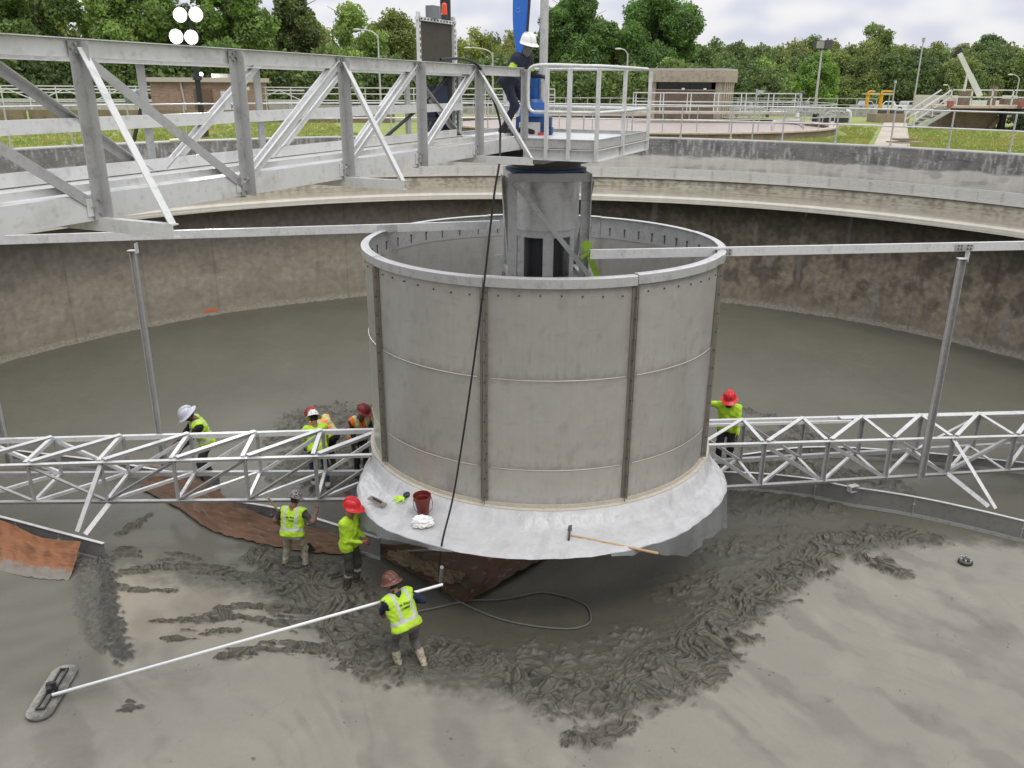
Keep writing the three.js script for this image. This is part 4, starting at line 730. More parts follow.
{ // bull float on its long pole
  const f = thing('bull_float', 'muddy bull float with a very long white pole pushed by the front worker', 'bull float');
  const H = V(-6.76, -5.99, 5.72), E = V(-1.575, -5.275, 4.08), d = E.clone().sub(H).normalize();
  part(f, 'pole', [rod(H.clone().addScaledVector(d, .05), H.clone().lerp(E, .34), .024, .024, 12), rod(H.clone().lerp(E, .34), H.clone().lerp(E, .67), .025, .025, 12), rod(H.clone().lerp(E, .67), E, .024, .024, 12)], std({ color: rgb(.74, .74, .74), roughness: .35, metalness: .2 }));
  const ax = V(-.70, 0, -.62).applyAxisAngle(V(0, 1, 0), 0); const p0 = V(-7.05, 0, 5.42), p1 = V(-6.32, 0, 6.12);
  const q0 = V(-6.84, -6.06, 5.10), q1 = V(-6.74, -6.045, 6.04), u = q1.clone().sub(q0).normalize(), w = V(u.z, 0, -u.x);
  const sh = new THREE.Shape(), Lh = q0.distanceTo(q1) / 2 + .08, wd = .165; sh.absarc(Lh - wd, 0, wd, -Math.PI / 2, Math.PI / 2); sh.absarc(-Lh + wd, 0, wd, Math.PI / 2, 3 * Math.PI / 2); sh.closePath();
  const g = new THREE.ExtrudeGeometry(sh, { depth: .022, bevelEnabled: true, bevelSize: .012, bevelThickness: .008, bevelSegments: 2, curveSegments: 16 });
  const c = q0.clone().add(q1).multiplyScalar(.5), mt = new THREE.Matrix4().makeBasis(u, w, V(0, 1, 0)).setPosition(c.x, c.y + .0, c.z); g.applyMatrix4(mt);
  const mudM = std({ map: tex(256, 256, (a, b) => { const n = fbm(a * 5, b * 5, 4); const k = sst(-.25, .15, n); const e = sst(.3, .0, a); return [mix(.20, .12, k) + .16 * e, mix(.19, .115, k) + .15 * e, mix(.165, .098, k) + .13 * e]; }), roughness: .75 });
  part(f, 'float_plate', g, mudM);
  for (const s of [-.045, .045]) part(f, 'stiffening_rail', bar(c.clone().addScaledVector(u, -.42).addScaledVector(w, s).setY(c.y + .05), c.clone().addScaledVector(u, .38).addScaledVector(w, s).setY(c.y + .05), .022, .035), M.bolt);
  for (const s of [-.42, .38]) part(f, 'end_bar', bar(c.clone().addScaledVector(u, s).addScaledVector(w, -.06).setY(c.y + .05), c.clone().addScaledVector(u, s).addScaledVector(w, .06).setY(c.y + .05), .022, .035), M.bolt);
  part(f, 'pivot_bracket', [box(.14, .06, .12, c.x, c.y + .08, c.z, .6), box(.06, .10, .05, c.x + .03, c.y + .12, c.z, .6), new THREE.SphereGeometry(.05, 10, 8).translate(c.x - .05, c.y + .09, c.z - .04)], M.dark);
}
{
  const m = thing('drain_fitting', 'small round metal drain fitting in the floor at the right below the rake blade', 'drain fitting', [7.48, floorY(7.48, 1.98) + .01, 1.98]);
  part(m, 'collar', new THREE.LatheGeometry([[.05, .0], [.12, 0], [.12, .04], [.10, .055], [.06, .055], [.05, .03]].map(p => new THREE.Vector2(...p)), 24), M.bolt);
  part(m, 'bolt', [0, 1, 2, 3, 4, 5].map(k => cyl(.018, .018, .05, .085 * Math.cos(k * 1.047), .07, .085 * Math.sin(k * 1.047), 6)), M.galv);
  const w = thing('weir_box', 'small bright metal bracket on the right scraper plate near the drum', 'bracket', [6.28, -5.78, -.20], .4);
  part(w, 'bracket', [box(.20, .012, .12, 0, .06, 0), box(.012, .12, .12, -.1, 0, 0), box(.012, .12, .12, .1, 0, 0), box(.20, .012, .12, 0, -.06, 0)], M.alu);
}
// ================================================================ people: one continuous body each, meshed from a smooth distance field
function nets(f, mn, mx, cell) {                        // naive surface nets
  const nx = Math.ceil((mx[0] - mn[0]) / cell) + 1, ny = Math.ceil((mx[1] - mn[1]) / cell) + 1, nz = Math.ceil((mx[2] - mn[2]) / cell) + 1;
  const F = new Float32Array(nx * ny * nz), id = (i, j, k) => i + nx * (j + ny * k);
  for (let k = 0; k < nz; k++) for (let j = 0; j < ny; j++) for (let i = 0; i < nx; i++) F[id(i, j, k)] = f(mn[0] + i * cell, mn[1] + j * cell, mn[2] + k * cell);
  const vid = new Int32Array(nx * ny * nz).fill(-1), pos = [], idx = [];
  const C = [[0, 0, 0], [1, 0, 0], [0, 1, 0], [1, 1, 0], [0, 0, 1], [1, 0, 1], [0, 1, 1], [1, 1, 1]], E = [[0, 1], [2, 3], [4, 5], [6, 7], [0, 2], [1, 3], [4, 6], [5, 7], [0, 4], [1, 5], [2, 6], [3, 7]];
  for (let k = 0; k < nz - 1; k++) for (let j = 0; j < ny - 1; j++) for (let i = 0; i < nx - 1; i++) {
    const v = C.map(c => F[id(i + c[0], j + c[1], k + c[2])]); let n = 0; for (const q of v) if (q < 0) n++;
    if (n === 0 || n === 8) continue;
    let x = 0, y = 0, z = 0, m = 0;
    for (const [a, b] of E) if ((v[a] < 0) !== (v[b] < 0)) { const t = v[a] / (v[a] - v[b]); x += mix(C[a][0], C[b][0], t); y += mix(C[a][1], C[b][1], t); z += mix(C[a][2], C[b][2], t); m++; }
    vid[id(i, j, k)] = pos.length / 3; pos.push(mn[0] + (i + x / m) * cell, mn[1] + (j + y / m) * cell, mn[2] + (k + z / m) * cell);
  }
  const quad = (a, b, c, d, flip) => { if (a < 0 || b < 0 || c < 0 || d < 0) return; if (flip) idx.push(a, c, b, a, d, c); else idx.push(a, b, c, a, c, d); };
  for (let k = 1; k < nz - 1; k++) for (let j = 1; j < ny - 1; j++) for (let i = 1; i < nx - 1; i++) {
    const s = F[id(i, j, k)] < 0;
    if (s !== F[id(i + 1, j, k)] < 0) quad(vid[id(i, j - 1, k - 1)], vid[id(i, j, k - 1)], vid[id(i, j, k)], vid[id(i, j - 1, k)], !s);
    if (s !== F[id(i, j + 1, k)] < 0) quad(vid[id(i - 1, j, k - 1)], vid[id(i - 1, j, k)], vid[id(i, j, k)], vid[id(i, j, k - 1)], !s);
    if (s !== F[id(i, j, k + 1)] < 0) quad(vid[id(i - 1, j - 1, k)], vid[id(i, j - 1, k)], vid[id(i, j, k)], vid[id(i - 1, j, k)], !s);
  }
  const g = new THREE.BufferGeometry(); g.setAttribute('position', new THREE.Float32BufferAttribute(pos, 3)); g.setIndex(idx); g.computeVertexNormals(); return g;
}
function paint(g, fn) { const p = g.attributes.position, c = new Float32Array(p.count * 3); for (let i = 0; i < p.count; i++) c.set(fn(p.getX(i), p.getY(i), p.getZ(i)), 3 * i); g.setAttribute('color', new THREE.BufferAttribute(c, 3)); return g; }
const smin = (a, b, k) => { const h = Math.max(k - Math.abs(a - b), 0) / k; return Math.min(a, b) - h * h * k * .25; };
function bone(A, Bq, ra, rb, cat, extra) { const d = Bq.clone().sub(A); return { ax: A.x, ay: A.y, az: A.z, dx: d.x, dy: d.y, dz: d.z, l2: Math.max(1e-9, d.lengthSq()), ra, rb, cat, ...extra }; }
function bd(b, x, y, z) { const px = x - b.ax, py = y - b.ay, pz = z - b.az; let t = (px * b.dx + py * b.dy + pz * b.dz) / b.l2; t = t < 0 ? 0 : t > 1 ? 1 : t; const ex = px - b.dx * t, ey = py - b.dy * t, ez = pz - b.dz * t; b.t = t; return Math.sqrt(ex * ex + ey * ey + ez * ez) - (b.ra + (b.rb - b.ra) * t); }
function ik(S, W, l1, l2, hint) { let d = W.clone().sub(S), L = d.length(); const mxL = (l1 + l2) * .995; if (L > mxL) { d.multiplyScalar(mxL / L); W.copy(S).add(d); L = mxL; } d.normalize(); const a = (l1 * l1 - l2 * l2 + L * L) / (2 * L), h = Math.sqrt(Math.max(0, l1 * l1 - a * a)); const n = hint.clone().addScaledVector(d, -hint.dot(d)).normalize(); return S.clone().addScaledVector(d, a).addScaledVector(n, h); }
function bounds(bones, m) { const a = [9, 9, 9], b = [-9, -9, -9]; for (const q of bones) for (const t of [0, 1]) { const p = [q.ax + q.dx * t, q.ay + q.dy * t, q.az + q.dz * t], r = Math.max(q.ra, q.rb) + m; for (let i = 0; i < 3; i++) { a[i] = Math.min(a[i], p[i] - r); b[i] = Math.max(b[i], p[i] + r); } } return [a, b]; }

const LIME = [.45, .70, .035], SILVER = [.50, .51, .49], ORANGE = [.80, .155, .02];
const bodyM = std({ vertexColors: true, roughness: .85, bumpMap: scaled(noiseT, .35), bumpScale: .004 });
const vestM = std({ vertexColors: true, roughness: .7 });
function person(s) {
  const o = thing('person', s.label, 'person', s.pos, s.yaw * RAD, s.group); o.scale.setScalar(s.size ?? 1);
  const skin = s.skin ?? [.30, .17, .11], A = a => V(...a);
  const P = A(s.pelvis ?? [0, .93, 0]), lean = (s.lean ?? 0) * RAD, side = (s.side ?? 0) * RAD, tw = (s.twist ?? 0) * RAD;
  const spine = V(Math.sin(side), Math.cos(lean) * Math.cos(side), Math.sin(lean) * Math.cos(side)).normalize();
  let lat = V(Math.cos(tw), -Math.sin(side) * .8, -Math.sin(tw)); lat.addScaledVector(spine, -lat.dot(spine)).normalize();
  const fw = lat.clone().cross(spine), hl = V(1, 0, 0).addScaledVector(lat, .4).normalize();
  const at = (h, l = 0, f = 0) => P.clone().addScaledVector(spine, h).addScaledVector(lat, l).addScaledVector(fw, f);
  const neck = at(.50), chest = at(.33);
  const hp = (s.headPitch ?? 0) * RAD, hy = (s.headYaw ?? 0) * RAD;
  let face = fw.clone().multiplyScalar(Math.cos(hy)).addScaledVector(lat, Math.sin(hy)); face.y = 0; face.normalize();
  const hl2 = V(0, 1, 0).cross(face), hup = V(0, Math.cos(hp), 0).addScaledVector(face, Math.sin(hp)).normalize(), hf = hl2.clone().cross(hup);
  const hc = neck.clone().addScaledVector(spine, .055).addScaledVector(hup, .098).addScaledVector(hf, .02);
  const bones = [], body = [];
  const add = (...a) => { const b = bone(...a); bones.push(b); return b; };
  const hip = { L: P.clone().addScaledVector(hl, .09), R: P.clone().addScaledVector(hl, -.09) };
  add(hip.L, hip.R, .125, .125, 'pants');
  for (const q of [1, -1]) { add(at(.02, .08 * q), at(.34, .085 * q), .115, .12, 'torso'); add(at(.34, .085 * q), at(.43, .12 * q), .12, .08, 'torso'); }
  add(at(.2, 0, .02), at(.2, 0, .02 + (s.belly ?? .01)), .12, .12, 'torso');
  add(at(.46), hc.clone().addScaledVector(hup, -.05), .062, .058, 'neck');
  const wr = {}, hd = {};
  for (const [k, q] of [['L', 1], ['R', -1]]) {
    const S = at(.435, .185 * q), W = A(s['wr' + k] ?? [.26 * q, .85, .12]), El = ik(S, W, .295, .255, A(s['el' + k] ?? [.5 * q, -.3, -1]));
    add(at(.42, .12 * q), S, .08, .074, 'torso'); add(S, El, .070, .052, 'upper'); add(El, W, .050, .034, 'fore'); wr[k] = W; hd[k] = s['hd' + k] ? A(s['hd' + k]).normalize() : W.clone().sub(El).normalize();
    const An = A(s['an' + k] ?? [.11 * q, .09, 0]), Kn = ik(hip[k], An, .43, .42, A(s['kn' + k] ?? [.15 * q, 0, 1]));
    add(hip[k], Kn, .105, .072, 'pants'); add(Kn, An, .072, s.bootR ?? .056, 'shin');
    const tf = A(s['toe' + k] ?? [.05 * q, 0, 1]).normalize(); add(An.clone().add(V(0, -.03, 0)).addScaledVector(tf, -.05), An.clone().add(V(0, -.045, 0)).addScaledVector(tf, .17), .055, .042, 'boot');
  }
  const cols = { torso: s.shirt, pants: s.pants, upper: s.shirt, fore: s.sleeves === 'short' ? skin : s.shirt, neck: s.neckCol ?? skin, shin: s.pants, boot: s.boots };
  const F = (x, y, z) => { let d = 9; for (const b of bones) d = smin(d, bd(b, x, y, z), b.cat === 'fore' || b.cat === 'boot' ? .03 : .05); return d + .005 * Math.sin(34 * y + 9 * x) * Math.sin(21 * x + 4 + 13 * z) + (d < .08 ? .010 * Math.abs(N3(x * 6 + 3, y * 8, z * 6)) + .006 * N3(x * 13, y * 16, z * 13) : 0); };
  const [mn, mx] = bounds(bones, .05);
  const g1 = paint(nets(F, mn, mx, .0165), (x, y, z) => {
    let best = 9, w = null, t = 0; for (const b of bones) { const d = bd(b, x, y, z); if (d < best) { best = d; w = b; t = b.t; } }
    let c = cols[w.cat];
    const h = (x - P.x) * spine.x + (y - P.y) * spine.y + (z - P.z) * spine.z;
    if (w.cat === 'torso' && h < (s.hem ?? .03)) c = s.pants;
    if (w.cat === 'pants' && h > (s.hem ?? .03)) c = s.shirt;
    if (w.cat === 'shin' && t > (s.bootTop ?? .5)) c = s.boots;
    if (w.cat === 'upper' && s.sleeves === 'short' && t > .75) c = skin;
    if (s.cuff && w.cat === 'shin' && Math.abs(t - .35) < .06) c = s.cuff;
    if (s.armBand && w.cat === 'upper' && Math.abs(t - .55) < .16) c = LIME;
    if (s.muddy && y < .62 && N3(x * 22, y * 22, z * 22) > .25 + y * .8) c = c.map((q, i) => mix(q, [.13, .125, .10][i], .8));
    if (s.muddy && y < s.muddy + .05 * Math.sin(x * 40) + .04 * Math.sin(z * 55 + 2)) c = [.09, .085, .07];
    const v = 1 + .10 * N3(x * 9, y * 9, z * 9); return [c[0] * v, c[1] * v, c[2] * v];
  });
  // hands: palm, four bent fingers of different lengths, thumb from the side
  const geos = [g1];
  for (const [k, q] of [['L', 1], ['R', -1]]) {
    const Y = hd[k], ref = A(s['palm' + k] ?? [-q, 0, .3]); let Z = ref.addScaledVector(Y, -ref.dot(Y)).normalize(); const X = Y.clone().cross(Z).multiplyScalar(q);   // Z: where the palm faces, X: thumb side
    const T = (x, y, z) => wr[k].clone().addScaledVector(X, x).addScaledVector(Y, y).addScaledVector(Z, z), hb = [], curl = s['curl' + k] ?? .45;
    hb.push(bone(T(0, -.03, 0), T(0, .02, 0), .030, .030));
    [[.032, .082, .086], [.011, .09, .096], [-.011, .086, .088], [-.031, .076, .068]].forEach(([x, y, l], i) => {
      hb.push(bone(T(x * .6, .015, 0), T(x, y, 0), .017, .014)); let p = [x, y, 0], a = curl * .7 + .06 * i; for (const f of [.46, .30, .24]) { const n = [p[0] + x * .05, p[1] + Math.cos(a) * l * f, p[2] + Math.sin(a) * l * f]; hb.push(bone(T(...p), T(...n), .0095, .0082)); p = n; a += curl * 1.05; }
    });
    hb.push(bone(T(.022, .02, .004), T(.05, .05, .018), .014, .012), bone(T(.05, .05, .018), T(.054, .078, .036), .0105, .0095), bone(T(.054, .078, .036), T(.046, .098, .05), .0095, .008));
    const HF = (x, y, z) => { let d = 9; for (const b of hb) d = smin(d, bd(b, x, y, z), .008); return d; }, [a, b] = bounds(hb, .02);
    geos.push(paint(nets(HF, a, b, .0055), () => s.gloves ?? skin));
  }
  // head: skull, jaw, brow, nose, lips, ears, eye sockets
  {
    const T = (x, y, z) => hc.clone().addScaledVector(hl2, x).addScaledVector(hup, y).addScaledVector(hf, z), hb = [];
    hb.push(bone(T(0, -.085, 0), T(0, -.12, -.01), .058, .062)); hb.push(bone(T(0, -.085, .045), T(0, -.06, .05), .036, .044)); hb.push(bone(T(-.032, -.02, .055), T(.032, -.02, .055), .032, .032)); hb.push(bone(T(0, .005, .088), T(0, -.030, .108), .009, .014)); hb.push(bone(T(-.016, -.062, .086), T(.016, -.062, .086), .009, .009));
    for (const q of [1, -1]) hb.push(bone(T(.076 * q, .01, -.005), T(.077 * q, -.03, .0), .014, .010));
    const eye = [T(.032, .012, .093), T(-.032, .012, .093)];
    const HF = (x, y, z) => { const v = V(x, y, z).sub(hc), lx = v.dot(hl2), ly = v.dot(hup) - .02, lz = v.dot(hf) + .005; let d = (Math.sqrt((lx / .077) ** 2 + (ly / .105) ** 2 + (lz / .097) ** 2) - 1) * .077; for (const b of hb) d = smin(d, bd(b, x, y, z), .02); for (const e of eye) d = Math.max(d, .014 - Math.hypot(x - e.x, y - e.y, z - e.z)); return d; };
    geos.push(paint(nets(HF, [hc.x - .15, hc.y - .2, hc.z - .15], [hc.x + .15, hc.y + .15, hc.z + .15], .0075), (x, y, z) => { const v = V(x, y, z).sub(hc), ly = v.dot(hup), lz = v.dot(hf), lx = v.dot(hl2); if (s.mask && ly < -.015 && lz > -.02) return s.mask; if (Math.abs(Math.abs(lx) - .032) < .013 && Math.abs(ly - .012) < .008 && lz > .06) return [.05, .04, .035]; if (s.beard && ly < -.035 && lz > -.01) return [.035, .025, .02]; if (lz < .01 && ly > -.06 && Math.abs(lx) < .07) return s.hair ?? [.02, .015, .012]; if (Math.abs(ly + .062) < .008 && lz > .08) return [.28, .12, .10]; return skin; }));
  }
  const body_ = mergeGeometries(geos); metreUVi(body_); mesh('body', body_, bodyM, o);
  // hard hat
  {
    const hat = new THREE.Group(); hat.name = 'hard_hat'; hat.matrixAutoUpdate = true; hat.position.copy(hc).addScaledVector(hup, .045); hat.quaternion.setFromRotationMatrix(new THREE.Matrix4().makeBasis(hl2, hup, hf)); hat.scale.setScalar(1.12); o.add(hat);
    const hm = std({ color: rgb(...s.hat), roughness: .32, ...(s.hatMap ? { map: s.hatMap, color: rgb(1, 1, 1) } : {}) });
    const b = s.brim ?? .04, pr = [[.005, .127], [.045, .121], [.08, .102], [.102, .07], [.113, .03], [.117, .005], [.117 + b * .6, -.008], [.117 + b, -.016], [.116 + b, -.021], [.112, -.004], [.106, .02]];
    const g = new THREE.LatheGeometry(pr.map(p => new THREE.Vector2(...p)), 30); g.scale(.94, 1, 1.12); if (!s.fullBrim) { const p = g.attributes.position; for (let i = 0; i < p.count; i++) if (p.getY(i) < 0 && p.getZ(i) < 0) { const r = Math.hypot(p.getX(i), p.getZ(i)), k = mix(1, .122 / r, sst(0, -.06, p.getZ(i))); if (r > .122) { p.setX(i, p.getX(i) * k); p.setZ(i, p.getZ(i) * k); } } else if (p.getY(i) < 0 && p.getZ(i) > .06) p.setZ(i, p.getZ(i) + .02 * sst(.06, .16, p.getZ(i))); g.computeVertexNormals(); }
    if (s.hatMap) { const q = g; q.name = 'shell'; mesh('shell', q, hm, hat); } else part(hat, 'shell', g, hm);
    part(hat, 'ridge', [0, -.035, .035].map(x => tube([V(x, .03, .123), V(x, .085, .10), V(x, .118, .05), V(x, .128, 0), V(x, .118, -.05), V(x, .085, -.1), V(x, .03, -.123)], .010, 20, 6)), hm);
    if (s.decal) { const dm = std({ color: rgb(.75, .75, .75), roughness: .4 }); part(hat, 'sticker', s.decal.map(a => { const gq = new THREE.CylinderGeometry(.02, .02, .006, 14); gq.rotateX(Math.PI / 2); gq.translate(0, 0, .114); gq.rotateX(-.45); gq.rotateY(a * RAD); gq.translate(0, .012, 0); return gq; }), dm); }
  }
  // hi-vis vest
  if (s.vest) {
    const vb = bones.filter(b => b.cat === 'torso' || (b.cat === 'pants' && b === bones[0])), nb = bone(at(.40), at(.62, 0, .02), .085, .085), sh = { L: at(.40, .235), R: at(.40, -.235) };
    const VF = (x, y, z) => { let d = 9; for (const b of vb) d = smin(d, bd(b, x, y, z), .06); d -= .020 + .006 * Math.sin(28 * y + 17 * x) + (d < .1 ? .009 * N3(x * 9, y * 12, z * 9) : 0); const h = (x - P.x) * spine.x + (y - P.y) * spine.y + (z - P.z) * spine.z; d = Math.max(d, (s.vestHem ?? -.04) - h, -bd(nb, x, y, z)); for (const k of 'LR') d = Math.max(d, .092 - Math.hypot(x - sh[k].x, y - sh[k].y, z - sh[k].z)); return d; };
    const [a, b] = bounds(vb, .06);
    const vg = paint(nets(VF, a, b, .0125), (x, y, z) => { const vx = x - P.x, vy = y - P.y, vz = z - P.z, h = vx * spine.x + vy * spine.y + vz * spine.z, l = vx * lat.x + vy * lat.y + vz * lat.z, f = vx * fw.x + vy * fw.y + vz * fw.z; if (Math.abs(h - .10) < .026 || (Math.abs(Math.abs(l) - .115) < .024 && h > .1)) return SILVER; if (s.vestAlt && Math.abs(Math.abs(l) - .115) < .045) return s.vestAlt; if (f > 0 && Math.abs(l) < .01) return [.06, .06, .05]; const vm_ = 1 - .16 * Math.max(0, N3(x * 7, y * 7, z * 7)); return s.vest.map(q => q * vm_); });
    metreUVi(vg); const vm = mesh('safety_vest', vg, vestM, o);
    if (s.lettering) {                                        // two short printed lines across the back, too small to read
      const st = []; const r = rng(5); const q = (h, l) => { let f = -.30, p; for (let k = 0; k < 60; k++) { p = at(h, l, f); if (VF(p.x, p.y, p.z) < .004) break; f += .005; } return p; };
      for (const [h, n, w] of [[.335, 8, .022], [.275, 7, .022]]) for (let k = 0; k < n; k++) { const l = (k - (n - 1) / 2) * w; for (const dl of [-.006, .006]) if (r() > .15) st.push(bar(q(h - .017, l + dl), q(h + .017, l + dl), .005, .004, fw)); for (const dh of [-.015, 0, .015]) if (r() > .45) st.push(bar(q(h + dh, l - .006), q(h + dh, l + .006), .005, .004, fw)); }
      tag(part(vm, 'lettering', st, std({ color: rgb(.02, .04, .02), roughness: .8 })), null, null, null, 'stuff');
    }
  }
  return { o, wr, at, hc };
}
function metreUVi(g) { const p = g.attributes.position, uv = new Float32Array(p.count * 2); for (let i = 0; i < p.count; i++) { uv[2 * i] = p.getX(i) + .7 * p.getZ(i); uv[2 * i + 1] = p.getY(i) + .3 * p.getZ(i); } g.setAttribute('uv', new THREE.BufferAttribute(uv, 2)); }

const RED = [.62, .02, .025], NAVY = [.012, .018, .045], WHITE = [.72, .72, .69], DENIM = [.03, .05, .10];
// the worker pushing the bull float (back turned, stooping to the left)
person({ label: 'worker in lime vest and brown hard hat seen from behind, pushing the long white pole', pos: [-2.06, floorBase(-2.06, 4.72) - .05, 4.74], yaw: -148, size: .96,
  pelvis: [.02, .84, -.08], lean: 27, side: 6, twist: 12, headPitch: 22, headYaw: 10, wrL: [.20, .80, .44], wrR: [-.30, .93, .30], elL: [.8, -.1, -.4], elR: [-.8, -.4, -.5], palmL: [-1, .1, -.4], palmR: [1, .2, .2], curlL: .9, curlR: .9,
  anL: [.12, .08, .06], anR: [-.20, .11, -.16], shirt: NAVY, pants: [.115, .105, .10], boots: [.42, .37, .27], bootTop: .42, bootR: .062, muddy: .13, hat: [.14, .05, .036], brim: .034, fullBrim: true, decal: [150, 205, 185], vest: LIME, lettering: true, neckCol: NAVY, skin: [.26, .15, .10] });
// the worker in the lime long-sleeved shirt, upright, side on
person({ label: 'worker with red hard hat and lime long sleeved shirt standing upright beside the plastic sheet', pos: [-3.25, floorBase(-3.17, 2.66) - .05, 2.66], yaw: 74, size: 1.0,
  lean: 3, headPitch: 14, headYaw: 6, wrL: [.13, .96, .24], wrR: [-.08, 1.02, .27], elL: [.6, -.4, -.9], elR: [-.6, -.4, -.9], curlL: .8, curlR: .8, anL: [.10, .09, .03], anR: [-.11, .09, -.05], shirt: LIME, pants: [.045, .045, .035], cuff: [.30, .29, .26], boots: [.055, .035, .022], bootTop: .38, bootR: .068, hem: -.10, muddy: .10, hat: RED, brim: .05, decal: [0, 62], skin: [.33, .15, .09] });
// the worker with the shovel, back turned
person({ label: 'worker in lime vest and khaki trousers holding a wooden handle, patterned hard hat', pos: [-4.33, floorBase(-4.33, 2.12) - .10, 2.12], yaw: 172, size: .90,
  pelvis: [0, .90, -.05], lean: 20, headPitch: 28, headYaw: -8, wrL: [.30, .88, .22], wrR: [-.42, 1.28, .24], elL: [.8, -.3, -.3], elR: [-.7, -.5, -.3], curlL: 1, curlR: 1, anL: [.24, .10, -.02], anR: [-.19, .10, .0], shirt: [.05, .045, .04], sleeves: 'short', pants: [.36, .315, .235], boots: [.06, .045, .03], bootTop: .75, muddy: .12,
  hat: [.5, .5, .5], hatMap: tex(128, 128, (u, v) => { const n = N2(u * 9, v * 7); return n > .25 ? [.10, .03, .03] : n < -.3 ? [.05, .05, .06] : [.52, .50, .48]; }), brim: .04, vest: LIME, lettering: true, neckCol: [.30, .10, .09], skin: [.20, .115, .08] });
{ const s = thing('shovel', 'wooden handled shovel held by the worker in khaki trousers', 'shovel'); part(s, 'handle', rod(V(-4.70, -4.86, 2.12), V(-4.28, -6.08, 1.66), .016, .016, 10), std({ color: rgb(.42, .31, .16), roughness: .6 })); part(s, 'blade', [bar(V(-4.28, -6.04, 1.66), V(-4.20, -6.25, 1.58), .20, .02, V(0, 0, 1))], M.bolt); }
// behind the left arm
person({ label: 'worker in white hard hat, lime vest and black sleeves bending behind the left truss', pos: [-6.95, floorY(-6.92, -.85), -1.0], yaw: -62, size: 1.08,
  pelvis: [0, .90, -.08], lean: 20, side: 4, headPitch: 40, headYaw: 0, wrL: [.24, .78, .52], wrR: [-.2, .82, .50], anL: [.14, .09, .08], anR: [-.14, .09, -.12], shirt: [.018, .018, .02], pants: [.03, .03, .035], boots: [.05, .04, .03], hat: [.52, .54, .58], brim: .05, fullBrim: true, vest: LIME, skin: [.22, .12, .08], beard: true });
person({ label: 'worker in white hard hat and lime shirt bending at the mud pile', pos: [-4.58, floorBase(-4.42, -1.3) + .03, -1.0], yaw: -160, size: 1.0,
  pelvis: [0, .90, -.08], lean: 34, headPitch: 38, wrL: [.24, .72, .45], wrR: [-.26, .72, .42], anL: [.12, .09, .08], anR: [-.14, .09, -.10], shirt: LIME, pants: DENIM, boots: [.42, .42, .42], bootTop: .9, hem: -.05, hat: WHITE, brim: .05, fullBrim: true, skin: [.25, .14, .09] });
person({ label: 'worker in orange shirt half hidden behind the one in the white hat', pos: [-4.52, floorBase(-4.7, -1.9), -1.75], yaw: -130, size: .97,
  pelvis: [0, .88, -.1], lean: 48, side: 4, headPitch: 40, headYaw: 30, wrL: [.25, .62, .5], wrR: [-.25, .65, .5], shirt: ORANGE, pants: [.03, .03, .03], boots: [.04, .03, .03], hat: [.35, .05, .04], brim: .04, vest: [.85, .33, .10], vestAlt: LIME, skin: [.16, .08, .05] });
person({ label: 'worker in orange vest and dark red hard hat at the left edge of the drum', pos: [-3.80, floorY(-3.66, -1.35), -1.5], yaw: 40, size: 1.0,
  pelvis: [0, .92, -.06], lean: 16, headPitch: 26, headYaw: 30, wrL: [.22, .85, .38], wrR: [-.24, .85, .30], shirt: [.03, .02, .018], pants: [.03, .03, .035], boots: [.04, .03, .03], hat: [.21, .02, .018], brim: .045, decal: [20], vest: ORANGE, vestAlt: LIME, skin: [.17, .09, .06] });
person({ label: 'worker in red hard hat and lime shirt right of the drum', pos: [4.12, floorY(4.1, -1.9), -1.95], yaw: -24, size: 1.08,
  pelvis: [0, .93, -.03], lean: 8, headPitch: 24, headYaw: 6, wrL: [.26, .80, .26], wrR: [-.44, 1.28, .24], elR: [-1, .1, -.2], shirt: LIME, sleeves: 'long', pants: [.018, .018, .02], boots: [.02, .02, .02], hem: -.08, gloves: [.10, .09, .06], hat: RED, brim: .05, decal: [0], skin: [.05, .03, .022] });
{ const p = thing('wooden_post', 'short yellowish timber post held by the worker right of the drum', 'timber'); part(p, 'post', bar(V(3.60, -6.2, -1.70), V(3.60, -4.62, -1.72), .07, .07, V(0, 0, 1)), std({ color: rgb(.40, .33, .16), roughness: .8, map: scaled(grimeT, .3) })); }
{ const q = B(-1.3, -.03, 0); person({ label: 'man in white hard hat and navy jacket with lime sleeve bands on the platform', pos: [q.x + .0, 1.055, q.z + .1], yaw: 58, size: .93,
  pelvis: [0, .84, -.12], lean: 36, headPitch: 16, headYaw: -18, wrL: [.24, .90, .42], wrR: [-.24, .82, .30], anL: [.10, .09, .12], anR: [-.12, .09, -.14], knR: [0, 0, 1], shirt: [.016, .02, .04], armBand: true, neckCol: [.016, .02, .04], pants: [.014, .017, .035], boots: [.015, .015, .017], hat: [.78, .77, .72], brim: .035, mask: [.16, .17, .14], skin: [.24, .14, .10], gloves: [.05, .05, .05] }); }
